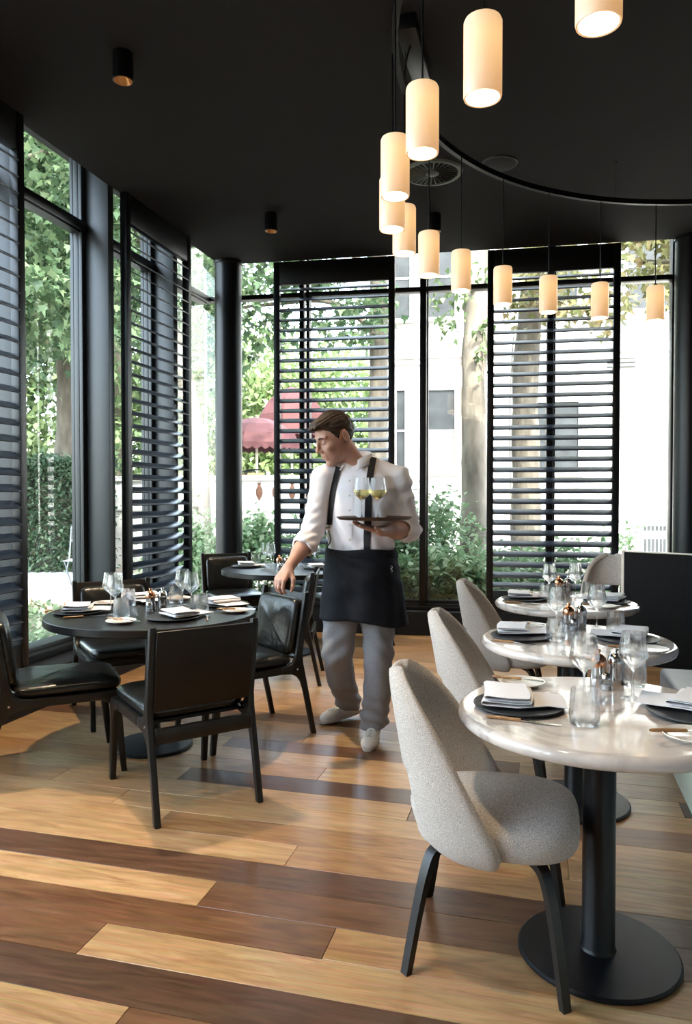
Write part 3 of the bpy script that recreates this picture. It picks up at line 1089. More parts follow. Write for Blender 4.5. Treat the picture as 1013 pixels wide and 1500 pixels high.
def napkin_mesh(seed):
    rg = random.Random(seed)
    prof = [(0.175, 0.002), (0.12, 0.0035), (0.03, 0.003), (-0.060, 0.003), (-0.071, 0.005), (-0.073, 0.009), (-0.069, 0.0125), (-0.05, 0.0115), (0.02, 0.011),
            (0.060, 0.0115), (0.069, 0.014), (0.070, 0.018), (0.064, 0.0205), (0.02, 0.0195), (-0.055, 0.0205), (-0.066, 0.022), (-0.070, 0.026), (-0.064, 0.0295), (0.0, 0.0275), (0.058, 0.0285)]
    L = 0.092
    ny = 10
    n = len(prof)
    ph = rg.uniform(0, 6)
    vs, fs = [], []
    for j in range(ny + 1):
        y = -L + 2 * L * j / ny
        for i, (x, z) in enumerate(prof):
            k = i / n
            sh = 0.006 * math.sin(y * 18 + ph + 2 * k)
            tail = max(0, (0.09 - abs(i - 0) * 0.03)) if i < 3 else 0
            vs.append((x + sh * (0.3 + k) - (0.16 * tail * (j / ny)), y * (1 - 0.06 * math.sin(3 * k)) * (0.82 if i < 2 else 1.0) + (0.02 if i < 2 else 0), z + 0.0012 * math.sin(y * 30 + x * 40 + ph)))
    for j in range(ny):
        for i in range(n - 1):
            fs.append((j * n + i, j * n + i + 1, (j + 1) * n + i + 1, (j + 1) * n + i))
    bm = bmesh.new()
    V = [bm.verts.new(v) for v in vs]
    for f in fs:
        bm.faces.new([V[i] for i in f])
    bmesh.ops.recalc_face_normals(bm, faces=bm.faces[:])
    bmesh.ops.solidify(bm, geom=bm.faces[:], thickness=0.0022)
    me = bpy.data.meshes.new('napkin')
    bm.to_mesh(me)
    bm.free()
    lo = min(v.co.z for v in me.vertices)
    for v in me.vertices:
        v.co.z -= lo
    finish(me, 'napkin', 60)
    return me


nap_me = [napkin_mesh(1), napkin_mesh(5), napkin_mesh(9)]
kh = MB().tube([(0, 0, 0.0055), (0.01, 0, 0.0058), (0.05, 0, 0.0055), (0.095, 0, 0.0052), (0.10, 0, 0.0052)], [0.003, 0.0052, 0.0054, 0.0048, 0.0044], 10).mesh('handle', 'horn')
kb = MB().add([(0.10, -0.004, 0.0045), (0.10, 0.004, 0.0045), (0.135, -0.009, 0.0035), (0.135, 0.006, 0.0035), (0.185, -0.010, 0.002), (0.185, 0.006, 0.002), (0.212, -0.002, 0.001), (0.212, 0.004, 0.001),
               (0.10, -0.004, 0.0062), (0.10, 0.004, 0.0062), (0.135, -0.009, 0.0042), (0.135, 0.006, 0.0052), (0.185, -0.010, 0.0026), (0.185, 0.006, 0.0036), (0.212, -0.002, 0.0015), (0.212, 0.004, 0.0020)],
              [(1, 0, 2, 3), (3, 2, 4, 5), (5, 4, 6, 7), (8, 9, 11, 10), (10, 11, 13, 12), (12, 13, 15, 14), (0, 8, 10, 2), (2, 10, 12, 4), (4, 12, 14, 6), (9, 1, 3, 11), (11, 3, 5, 13), (13, 5, 7, 15), (6, 14, 15, 7), (0, 1, 9, 8)]).mesh('blade', 'steel', 0)


def knife(x0, y0, x1, y1, label, z=TOP, tilt=0.0, group='steak knives on the tables'):
    a = math.atan2(y1 - y0, x1 - x0)
    t = thing('table_knife', label, 'knife', (x0, y0, z), a, group)
    if tilt:
        t.rotation_euler = (0, tilt, a)
    link('handle', kh, t)
    link('blade', kb, t)
    return t


mill_body = MB().lathe([(0.0005, 0.0), (0.0255, 0.0), (0.027, 0.004), (0.0265, 0.03), (0.0245, 0.060), (0.026, 0.066)], 28).mesh('body', 'steel')
mill_head = MB().lathe([(0.026, 0.066), (0.0275, 0.070), (0.0275, 0.082), (0.024, 0.096), (0.014, 0.106), (0.006, 0.109), (0.0055, 0.112), (0.009, 0.117), (0.008, 0.122), (0.0005, 0.124)], 28)
head_cu, head_st = mill_head.mesh('head', 'copper'), mill_head.mesh('head', 'steel')
shk_body = MB().lathe([(0.0005, 0.0), (0.018, 0.0), (0.0195, 0.004), (0.017, 0.018), (0.0145, 0.034)], 20).mesh('body', 'crystal')
shk_salt = MB().lathe([(0.0005, 0.001), (0.016, 0.001), (0.0165, 0.005), (0.0145, 0.016), (0.0005, 0.018)], 20).mesh('contents', 'salt')
shk_cap = MB().lathe([(0.0145, 0.034), (0.0165, 0.036), (0.016, 0.048), (0.010, 0.055), (0.0005, 0.057)], 20).mesh('cap', 'steel')


def mills(x, y, where):
    for dx, dy, hd, txt in ((0.0, 0.0, head_cu, 'copper-topped steel pepper mill among the condiments on ' + where),
                            (0.058, 0.028, head_st, 'all-steel salt mill beside the copper-topped mill on ' + where)):
        t = thing('pepper_mill' if hd is head_cu else 'salt_mill', txt, 'mill', (x + dx, y + dy, TOP), 0, 'mills on the tables')
        link('body', mill_body, t)
        link('head', hd, t)
    t = thing('salt_shaker', 'tiny glass salt shaker in front of the mills on ' + where, 'shaker', (x + 0.022, y - 0.052, TOP), 0, 'salt shakers on the tables')
    link('body', shk_body, t)
    link('contents', shk_salt, t)
    link('cap', shk_cap, t)


def wine(x, y, label):
    return single('wine_glass', wine_me, label, 'wine glass', x, y, group='empty wine glasses on the tables')


def tumbler(x, y, label):
    return single('water_tumbler', tumb_me, label, 'tumbler', x, y, group='water tumblers on the tables')


def cover(x, y, rz, nx, ny, nrz, label, v=0):
    """a charger plate with a napkin lying on it"""
    single('charger_plate', charger_me, 'dark slate charger plate ' + label, 'plate', x, y, group='slate charger plates')
    single('folded_napkin', nap_me[v], 'white folded napkin on the charger ' + label, 'napkin', nx, ny, TOP + 0.0147, nrz, 'white napkins on the tables')


def bread(x, y, a, label, kn=True):
    single('bread_plate', bread_me, 'small cream bread plate ' + label, 'plate', x, y, group='bread plates on the tables')
    if kn:
        dx, dy = math.cos(a), math.sin(a)
        t = thing('butter_knife', 'butter knife on the bread plate ' + label, 'knife', (x - 0.105 * dx - 0.02 * dy, y - 0.105 * dy + 0.02 * dx, TOP + 0.0105), a, 'butter knives on bread plates')
        link('handle', kh, t)
        link('blade', kb, t)


W1 = 'the nearest marble table'
cover(-0.066, 2.285, 0, -0.098, 2.305, 0.02, 'before the big tweed chair on ' + W1, 0)
knife(-0.155, 2.150, 0.055, 2.128, 'brown-handled knife at the near edge of ' + W1)
bread(-0.062, 2.560, -0.12, 'at the tweed chair corner of ' + W1)
wine(0.128, 2.395, 'wine glass before the pepper mill on ' + W1)
tumbler(0.117, 2.165, 'water tumbler standing closest to the camera on ' + W1)
wine(0.278, 2.470, 'wine glass on the banquette side of ' + W1)
tumbler(0.300, 2.650, 'water tumbler at the far edge of ' + W1)
mills(0.185, 2.62, W1)
cover(0.435, 2.335, 0, 0.455, 2.40, 2.75, 'before the banquette on ' + W1, 1)
bread(0.385, 2.105, 0.25, 'at the banquette corner of ' + W1)

W2 = 'the middle marble table'
cover(-0.090, 3.415, 0, -0.125, 3.50, 0.05, 'before the second tweed chair on ' + W2, 1)
knife(-0.215, 3.300, -0.006, 3.262, 'brown-handled knife at the near edge of ' + W2)
bread(-0.055, 3.700, -0.1, 'at the tweed chair corner of ' + W2)
wine(0.067, 3.590, 'wine glass before the mills on ' + W2)
tumbler(0.061, 3.395, 'water tumbler in the centre of ' + W2)
wine(0.255, 3.735, 'wine glass at the far side of ' + W2)
tumbler(0.335, 3.665, 'water tumbler on the banquette side of ' + W2)
mills(0.125, 3.72, W2)
cover(0.365, 3.465, 0, 0.385, 3.54, 2.9, 'before the banquette on ' + W2, 2)
knife(0.27, 3.292, 0.475, 3.33, 'brown-handled knife on the banquette side of ' + W2)
bread(0.430, 3.245, 0.2, 'at the banquette corner of ' + W2, False)

W3 = 'the farthest marble table'
cover(-0.105, 4.66, 0, -0.13, 4.73, 0.0, 'before the third tweed chair on ' + W3, 2)
knife(-0.215, 4.515, -0.005, 4.495, 'brown-handled knife at the near edge of ' + W3)
bread(-0.055, 4.905, -0.1, 'at the tweed chair corner of ' + W3)
tumbler(0.020, 4.665, 'water tumbler beside the napkin on ' + W3)
wine(0.045, 4.815, 'wine glass before the black shutter on ' + W3)
wine(0.205, 4.905, 'wine glass with its bowl against the far tweed chair on ' + W3)
tumbler(0.285, 4.845, 'water tumbler on the banquette side of ' + W3)
mills(0.105, 4.955, W3)
cover(0.375, 4.66, 0, 0.395, 4.72, 2.8, 'on the screen side of ' + W3, 0)
bread(0.335, 4.445, 0.2, 'at the screen corner of ' + W3)

W4 = 'the near black table'
cover(-2.435, 3.515, 0, -2.455, 3.54, R(25), 'by the garden window on ' + W4, 0)
knife(-2.405, 3.335, -2.255, 3.465, 'brown-handled knife by the garden window on ' + W4)
bread(-2.475, 3.835, R(150), 'by the garden window on ' + W4)
tumbler(-2.315, 3.815, 'water tumbler before the chair back by the shutter, on ' + W4)
wine(-2.325, 3.650, 'taller-looking wine glass of the pair by the window on ' + W4)
wine(-2.225, 3.535, 'wine glass overlapping the tumbler by the window on ' + W4)
tumbler(-2.135, 3.450, 'water tumbler beside the bread plate on ' + W4)
bread(-2.045, 3.300, R(-10), 'closest to the camera on ' + W4)
cover(-1.850, 3.475, 0, -1.835, 3.52, R(55), 'before the nearest leather chair on ' + W4, 1)
knife(-1.640, 3.445, -1.730, 3.63, 'brown-handled knife beside the nearest napkin on ' + W4)
mills(-2.115, 3.715, W4)
wine(-2.015, 3.905, 'wine glass at the far side of the mills on ' + W4)
wine(-1.895, 3.775, 'wine glass between the mills and the waiter on ' + W4)
tumbler(-2.115, 4.010, 'water tumbler at the far side of ' + W4)
tumbler(-1.800, 3.700, 'water tumbler on the waiter side of ' + W4)
bread(-1.625, 3.770, R(20), 'at the waiter edge of ' + W4)
cover(-1.785, 3.985, 0, -1.81, 4.0, R(-40), 'at the waiter side of ' + W4, 2)
cover(-2.340, 4.020, 0, -2.34, 4.03, R(-45), 'at the shutter side of ' + W4, 0)
bread(-2.160, 4.130, R(160), 'at the far edge of ' + W4)

W5 = 'the corner black table'
cover(-2.555, 6.17, 0, -2.56, 6.18, R(25), 'by the corner column on ' + W5, 0)
tumbler(-2.545, 6.36, 'water tumbler before the chair back on ' + W5)
wine(-2.435, 6.34, 'wine glass nearer the column on ' + W5)
wine(-2.325, 6.17, 'wine glass beside the copper mill on ' + W5)
mills(-2.205, 6.06, W5)
cover(-1.895, 6.205, 0, -1.90, 6.19, R(30), 'beside the waiter hip on ' + W5, 1)
wine(-2.135, 6.45, 'wine glass behind the forearm of the waiter on ' + W5)
wine(-1.985, 6.40, 'wine glass between arm and apron of the waiter on ' + W5)
tumbler(-2.155, 6.30, 'water tumbler behind the wrist of the waiter on ' + W5)


# ------------------------------------------------------------------ outdoors
material('earth', (0.16, 0.13, 0.10), 0.95, noise=(3, (0.24, 0.21, 0.17), 6, 0.3, 0.7), bump=(8, 0.4, 0.03))
material('paving_stone', (0.36, 0.365, 0.37), 0.8, noise=(2, (0.46, 0.46, 0.455), 6, 0.3, 0.7), bump=(40, 0.2, 0.004))
material('bark', (0.075, 0.062, 0.048), 0.9, noise=(7, (0.16, 0.14, 0.11), 6, 0.35, 0.7), bump=(14, 0.8, 0.03), aniso=(1, 1, 0.35))
material('bark_pale', (0.09, 0.078, 0.060), 0.9, noise=(4, (0.27, 0.23, 0.185), 6, 0.35, 0.65), bump=(14, 0.7, 0.02), aniso=(1, 1, 0.4))
material('render_white', (0.50, 0.495, 0.48), 0.85, noise=(1.5, (0.56, 0.555, 0.54), 5, 0.3, 0.7), bump=(50, 0.1, 0.003))
material('frame_white', (0.58, 0.58, 0.57), 0.6, bump=(50, 0.1, 0.001))
material('blind_grey', (0.025, 0.028, 0.031), 0.5, spec=0.2, noise=(3, (0.05, 0.055, 0.06), 5, 0.3, 0.7))
material('curtain', (0.30, 0.29, 0.22), 0.9, noise=(9, (0.42, 0.41, 0.34), 2, 0.4, 0.6), aniso=(3, 1, 0.05))
material('terracotta', (0.12, 0.05, 0.03), 0.8, noise=(9, (0.09, 0.04, 0.022), 4, 0.3, 0.7))
material('awning_red', (0.070, 0.019, 0.021), 0.8, noise=(3, (0.095, 0.030, 0.032), 3, 0.3, 0.7))
material('garden_metal', (0.16, 0.18, 0.205), 0.45, bump=(40, 0.05, 0.001))
material('rattan', (0.30, 0.15, 0.08), 0.7, noise=(40, (0.40, 0.22, 0.12), 2, 0.3, 0.7))
material('closed_canvas', (0.10, 0.12, 0.15), 0.8, noise=(6, (0.14, 0.16, 0.2), 3, 0.3, 0.7))
leaf_material('leaf_maple', (0.045, 0.085, 0.042), (0.085, 0.14, 0.068), (0.19, 0.25, 0.135))
leaf_material('leaf_bright', (0.065, 0.11, 0.045), (0.12, 0.175, 0.075), (0.22, 0.27, 0.135))
leaf_material('leaf_pale', (0.15, 0.22, 0.08), (0.25, 0.33, 0.14), (0.40, 0.46, 0.26))
leaf_material('leaf_autumn', (0.13, 0.15, 0.06), (0.24, 0.23, 0.11), (0.36, 0.27, 0.15))
leaf_material('leaf_hedge', (0.032, 0.065, 0.036), (0.06, 0.105, 0.058), (0.15, 0.21, 0.125), 0.3)
leaf_material('leaf_shrub', (0.11, 0.19, 0.085), (0.20, 0.30, 0.15), (0.40, 0.48, 0.30), 0.4)
leaf_material('leaf_ivy', (0.15, 0.22, 0.11), (0.27, 0.34, 0.20), (0.50, 0.53, 0.40), 0.3)
leaf_material('leaf_fallen', (0.25, 0.10, 0.04), (0.38, 0.19, 0.07), (0.50, 0.33, 0.12), 0.2)

MAPLE = [(0.0, 0.0), (0.22, 0.10), (0.50, 0.06), (0.34, 0.30), (0.46, 0.58), (0.20, 0.52), (0.0, 1.0), (-0.20, 0.52), (-0.46, 0.58), (-0.34, 0.30), (-0.50, 0.06), (-0.22, 0.10)]
OVAL = [(0.0, 0.0), (0.30, 0.45), (0.0, 1.0), (-0.30, 0.45)]


def leaf_mesh(name, pts, size, mat, shape, droop=0.5, jitter=0.5):
    """one leaf per point; each its own little folded blade"""
    pts = np.asarray(pts, dtype=np.float64)
    n = len(pts)
    k = len(shape)
    s2 = np.array(shape)
    az = RNG.uniform(0, 2 * np.pi, n)
    pit = RNG.normal(-droop, 0.55, n)
    rol = RNG.normal(0, 0.6, n)
    sz = size * RNG.uniform(1 - jitter * 0.6, 1 + jitter * 0.6, n)
    d = np.stack([np.cos(az) * np.cos(pit), np.sin(az) * np.cos(pit), np.sin(pit)], 1)
    side = np.stack([-np.sin(az), np.cos(az), np.zeros(n)], 1)
    up = np.cross(side, d)
    up *= -1
    sd = side * np.cos(rol)[:, None] + up * np.sin(rol)[:, None]
    un = np.cross(d, sd)
    V = pts[:, None, :] + sz[:, None, None] * (s2[None, :, 0, None] * sd[:, None, :] + s2[None, :, 1, None] * d[:, None, :]
                                             + (np.abs(s2[None, :, 0, None]) * 0.35 - 0.25 * s2[None, :, 1, None] ** 2) * un[:, None, :])
    me = bpy.data.meshes.new(name)
    me.vertices.add(n * k)
    me.vertices.foreach_set('co', V.reshape(-1).astype(np.float32))
    me.loops.add(n * k)
    me.loops.foreach_set('vertex_index', np.arange(n * k, dtype=np.int32))
    me.polygons.add(n)
    me.polygons.foreach_set('loop_start', np.arange(n, dtype=np.int32) * k)
    me.polygons.foreach_set('loop_total', np.full(n, k, dtype=np.int32))
    me.update(calc_edges=True)
    me.validate()
    me.materials.append(MATS[mat])
    return me


def cloud(c, r, n, clumps, spread=0.22):
    """points in clumps through an ellipsoid"""
    c, r = np.array(c), np.array(r)
    q = RNG.normal(size=(clumps, 3))
    q /= np.linalg.norm(q, axis=1)[:, None]
    q *= RNG.uniform(0.25, 1.0, clumps)[:, None] ** 0.45
    w = RNG.integers(0, clumps, n)
    p = q[w] + RNG.normal(size=(n, 3)) * spread
    return c + p * r


def tree(name, label, trunk, branches, clouds, leaf, size, mat, shape, bark='bark', group='trees in the garden', cat='tree'):
    """trunk: [(x, y, z, r) ...]; branches the same; clouds: [(centre, radii, n, clumps, spread)]"""
    x0, y0 = trunk[0][0], trunk[0][1]
    t = thing(name, label, cat, (x0, y0, 0), 0, group)
    def limb(pts, seg):
        p = smooth_path([(a[0] - x0, a[1] - y0, a[2]) for a in pts], 6)
        rr = np.interp(np.linspace(0, len(pts) - 1, len(p)), np.arange(len(pts)), [a[3] for a in pts])
        rr = [r * (1 + 0.06 * math.sin(i * 1.7)) for i, r in enumerate(rr)]
        return MB().tube(p, rr, seg)
    part('trunk', limb(trunk, 18), bark, t, smooth=60)
    for b in branches:
        part('branch', limb(b, 8), bark, t, smooth=60)
    P = np.concatenate([cloud(c, r, n, k, s) for c, r, n, k, s in clouds]) - np.array([x0, y0, 0])
    P = P[P[:, 2] > 0.05]
    link('foliage', leaf_mesh('foliage', P, size, mat, shape), t, kind='stuff')
    return t


ground = part('ground', MB().box((-60, -30, -0.30), (50, 70, -0.03)), 'earth')
ground['kind'] = 'structure'

# garden path of pale slabs beyond the ivy bed
path = part('path', MB().box((-16, 7.3, -0.03), (-4.6, 11.6, -0.012), Matrix.Rotation(0, 4, 'Z')), 'earth')
path['kind'] = 'structure'
slab = [MB().box((-0.395, -0.295, 0), (0.395, 0.295, 0.03), bevel=0.006, seg=1).mesh('paving_slab', 'paving_stone')]
for i in range(11):
    for j in range(7):
        link('paving_slab', slab[0], path, loc=(-13.0 + 0.8 * i + (0.4 if j % 2 else 0), 7.65 + 0.6 * j, -0.012 + random.uniform(-0.003, 0.003)), rot=(0, 0, random.uniform(-0.004, 0.004)))

# ivy bed under the garden window
n = 9000
xy = np.stack([RNG.uniform(-8.2, -3.62, n), RNG.uniform(2.0, 7.35, n)], 1)
P = np.concatenate([xy, (RNG.uniform(0.0, 0.16, n) + 0.05 * np.sin(xy[:, 0] * 5) * np.cos(xy[:, 1] * 4))[:, None]], 1)
o = link('ivy_bed', leaf_mesh('ivy_bed', P, 0.085, 'leaf_ivy', OVAL, droop=0.0), kind='stuff')
tag(o, 'low pale green ivy covering the bed below the tall garden window', 'ground cover')
n = 900
P = np.stack([RNG.uniform(-9.5, -4.6, n), 7.45 + RNG.normal(0, 0.16, n), RNG.uniform(0.015, 0.06, n)], 1)
o = link('fallen_leaves', leaf_mesh('fallen_leaves', P, 0.10, 'leaf_fallen', MAPLE, droop=0.0), kind='stuff')
tag(o, 'dry brown fallen leaves along the edge of the garden path', 'leaves')

# clipped hedge across the path
hz = math.atan2(0.2561, 0.9667)
n = 15000
hl = np.stack([RNG.uniform(-1.75, 1.55, n), RNG.uniform(-0.4, 0.4, n), RNG.uniform(0.03, 2.0, n)], 1)
f = RNG.integers(0, 4, n)
hl[f == 0, 1] = -0.4 + RNG.normal(0, 0.04, (f == 0).sum())
hl[f == 1, 1] = -0.36 + RNG.normal(0, 0.06, (f == 1).sum())
hl[f == 2, 2] = 1.98 + RNG.normal(0, 0.07, (f == 2).sum())
hedge = thing('hedge', 'dense dark green hedge at the back of the garden path', 'hedge', (-9.06, 11.62, 0), hz)
link('foliage', leaf_mesh('foliage', hl, 0.085, 'leaf_hedge', OVAL, droop=0.2), hedge, kind='stuff')
part('stems', MB().box((-1.65, -0.25, -0.03), (1.45, 0.28, 1.85), bevel=0.08), 'bark', hedge, kind='stuff')

tree('maple_tree', 'stout maple trunk behind the hedge, seen through the tall garden window',
     [(-9.09, 12.75, 0, 0.27), (-9.12, 12.75, 1.6, 0.22), (-9.0, 12.7, 3.2, 0.21), (-8.95, 12.6, 4.6, 0.20), (-8.6, 12.4, 6.5, 0.19), (-8.2, 12.1, 9.0, 0.15)],
     [[(-8.98, 12.65, 3.8, 0.12), (-8.5, 12.4, 4.3, 0.09), (-7.6, 12.0, 5.0, 0.06), (-6.6, 11.5, 5.6, 0.03)], [(-8.8, 12.5, 5.3, 0.13), (-9.6, 12.1, 6.8, 0.10), (-10.3, 11.6, 9.0, 0.06)]],
     [((-8.9, 11.0, 6.3), (2.8, 2.0, 2.6), 15000, 150, 0.15), ((-7.0, 13.0, 7.5), (2.6, 2.2, 2.8), 6000, 80, 0.16), ((-10.6, 13.5, 7.2), (2.6, 2.6, 2.8), 6000, 80, 0.16)],
     None, 0.14, 'leaf_maple', MAPLE)
tree('maple_tree', 'leaning maple with low leafy boughs close outside the tall garden window',
     [(-7.9, 9.2, 0, 0.13), (-7.6, 9.0, 3.0, 0.10), (-7.15, 8.8, 5.0, 0.09), (-6.9, 8.7, 6.6, 0.07), (-7.2, 8.6, 8.0, 0.05)] if False else
     [(-4.75, 9.9, 0, 0.16), (-4.9, 9.8, 2.6, 0.13), (-5.4, 9.4, 4.8, 0.11), (-5.75, 9.1, 6.4, 0.10), (-6.0, 8.9, 8.2, 0.07)],
     [[(-5.2, 9.6, 4.2, 0.06), (-6.0, 8.9, 4.9, 0.045), (-6.9, 8.2, 5.6, 0.02)], [(-5.7, 9.1, 6.2, 0.06), (-6.5, 8.7, 6.0, 0.04), (-7.2, 8.3, 5.6, 0.02)]],
     [((-6.4, 8.4, 4.2), (1.7, 1.3, 0.85), 4800, 90, 0.15), ((-6.0, 8.0, 5.6), (2.0, 1.6, 1.2), 4600, 80, 0.15), ((-5.2, 7.4, 3.5), (0.9, 0.8, 0.45), 520, 20, 0.2)],
     None, 0.115, 'leaf_maple', MAPLE)

tree('maple_tree', 'tall maple added to keep sky glare off the garden shutters, mostly above view',  # high crown added to block the bright sky mirrored in the slats
     [(-10.8, 5.6, 0, 0.3), (-10.7, 5.6, 3.0, 0.24), (-10.2, 5.6, 6.0, 0.2), (-9.6, 5.6, 9.0, 0.14)],
     [[(-10.2, 5.6, 6.0, 0.1), (-8.8, 5.8, 7.2, 0.07), (-7.0, 6.0, 7.8, 0.03)]],
     [((-7.6, 5.2, 8.2), (2.6, 4.2, 1.6), 6500, 100, 0.17), ((-10.6, 4.5, 8.2), (2.6, 3.6, 2.2), 4000, 70, 0.17)],
     None, 0.19, 'leaf_maple', MAPLE)

# end-wall garden: three trunks
tree('ivy_tree', 'pale mottled tree trunk between the two end-wall shutters',
     [(-0.83, 9.52, 0, 0.23), (-0.835, 9.50, 0.5, 0.19), (-0.84, 9.50, 1.8, 0.155), (-0.85, 9.50, 2.9, 0.15), (-0.80, 9.50, 4.0, 0.175), (-0.86, 9.50, 5.2, 0.15), (-0.80, 9.50, 7.5, 0.14)],
     [[(-0.78, 9.5, 3.7, 0.05), (-0.62, 9.45, 4.1, 0.04), (-0.40, 9.4, 4.9, 0.025)], [(-0.98, 9.42, 2.0, 0.006), (-1.0, 9.40, 3.2, 0.007), (-0.98, 9.38, 4.2, 0.006), (-1.08, 9.4, 5.6, 0.006)],
      [(-0.70, 9.38, 2.4, 0.006), (-0.72, 9.36, 3.4, 0.007), (-0.66, 9.36, 4.6, 0.006)]],
     [((-1.05, 9.35, 3.75), (0.28, 0.2, 0.5), 130, 14, 0.25), ((-0.72, 9.32, 3.6), (0.16, 0.1, 0.7), 60, 10, 0.2), ((-0.9, 9.6, 7.4), (1.8, 1.5, 1.2), 900, 40, 0.2)],
     None, 0.10, 'leaf_bright', OVAL, bark='bark_pale')
tree('ivy_tree', 'ivy-wound tree trunk glimpsed through the slats behind the far marble table',
     [(-0.227, 10.91, 0, 0.25), (-0.227, 10.91, 1.5, 0.2), (-0.24, 10.91, 3.2, 0.18), (-0.10, 10.91, 5.0, 0.17), (-0.15, 10.91, 8, 0.13)],
     [[(-0.2, 10.85, 4.2, 0.06), (0.6, 10.5, 4.6, 0.045), (1.4, 10.2, 4.35, 0.03), (2.3, 9.9, 4.4, 0.015)], [(-0.1, 10.9, 4.9, 0.05), (0.8, 10.4, 5.3, 0.035), (1.8, 9.9, 5.5, 0.015)],
      [(-0.42, 10.75, 1.0, 0.008), (-0.45, 10.7, 2.6, 0.009), (-0.38, 10.7, 4.0, 0.008)]],
     [((1.4, 10.1, 5.2), (1.3, 0.8, 0.75), 1500, 60, 0.14), ((0.7, 10.2, 4.2), (1.1, 0.7, 0.75), 480, 34, 0.13), ((1.6, 10.05, 4.35), (0.6, 0.5, 0.45), 220, 20, 0.16), ((-0.1, 10.5, 4.4), (0.7, 0.6, 0.8), 260, 22, 0.15), ((1.75, 10.0, 3.95), (0.35, 0.4, 0.35), 90, 9, 0.2), ((0.3, 11, 7.5), (2.2, 1.8, 1.4), 1400, 50, 0.2)],
     None, 0.13, 'leaf_autumn', MAPLE)
tree('plane_tree', 'slim bare tree trunk glimpsed through the slats just behind the waiter head',
     [(-2.58, 11.73, 0, 0.2), (-2.58, 11.73, 2.0, 0.16), (-2.56, 11.73, 4.0, 0.15), (-2.6, 11.73, 7.5, 0.12)],
     [[(-2.58, 11.7, 4.0, 0.06), (-3.2, 11.2, 4.4, 0.045), (-4.0, 10.7, 4.3, 0.03), (-4.7, 10.3, 4.15, 0.015)], [(-2.6, 11.7, 5.0, 0.05), (-3.4, 11.0, 5.4, 0.03), (-4.3, 10.4, 5.6, 0.015)]],
     [((-3.9, 10.5, 5.0), (1.1, 0.8, 0.7), 750, 45, 0.14), ((-4.3, 10.3, 4.0), (0.75, 0.6, 0.6), 330, 26, 0.14), ((-3.0, 11.2, 4.3), (0.8, 0.6, 0.8), 330, 26, 0.14), ((-3.3, 11, 6.6), (2.2, 1.6, 1.3), 1400, 50, 0.2)],
     None, 0.14, 'leaf_maple', MAPLE)

# shrubs outside the end wall
for i, (u0, n0, su, sn, h, cnt, lab) in enumerate([
        (-0.58, 1.55, 0.62, 0.45, 1.25, 4200, 'leafy green shrub against the pale trunk, between the end-wall shutters'),
        (-0.45, 0.75, 0.75, 0.40, 0.72, 3600, 'low fine-leaved shrub right under the middle end window'),
        (-1.45, 1.35, 0.62, 0.45, 1.15, 3600, 'leafy green shrub beside the apron of the waiter'),
        (-2.65, 1.5, 0.75, 0.5, 1.02, 4200, 'rounded shrub below the white garden wall, beyond the corner table'),
        (-3.75, 1.9, 0.6, 0.5, 0.98, 2800, 'shrub half hidden by the round corner column'),
        (0.72, 1.5, 0.75, 0.45, 0.75, 2800, 'low shrub glimpsed through the lowest slats behind the far marble table'),
        (1.75, 2.6, 0.40, 0.40, 0.95, 350, 'sparse fern-like plant below the grilles of the white villa')]):
    c = back(u0, n0)
    t = thing('shrub', lab, 'shrub', (c.x, c.y, 0), BA, 'shrubs outside the end windows')
    k = 26
    hh_ = RNG.uniform(0, 1, cnt) ** 0.75
    P = cloud((0, 0, h * 0.52), (su, sn, h * 0.5), cnt, 40, 0.2)
    P = P[P[:, 2] > 0.03]
    link('foliage', leaf_mesh('foliage', P, 0.085, 'leaf_shrub', OVAL, droop=-0.2), t, kind='stuff')
    b = MB()
    for q in range(7):
        a = q * 0.9
        b.tube([(0.05 * math.cos(a), 0.05 * math.sin(a), -0.03), (su * 0.4 * math.cos(a), sn * 0.4 * math.sin(a), h * 0.5), (su * 0.6 * math.cos(a), sn * 0.6 * math.sin(a), h * 0.85)], [0.012, 0.009, 0.004], 6)
    part('stems', b, 'bark', t, kind='stuff')

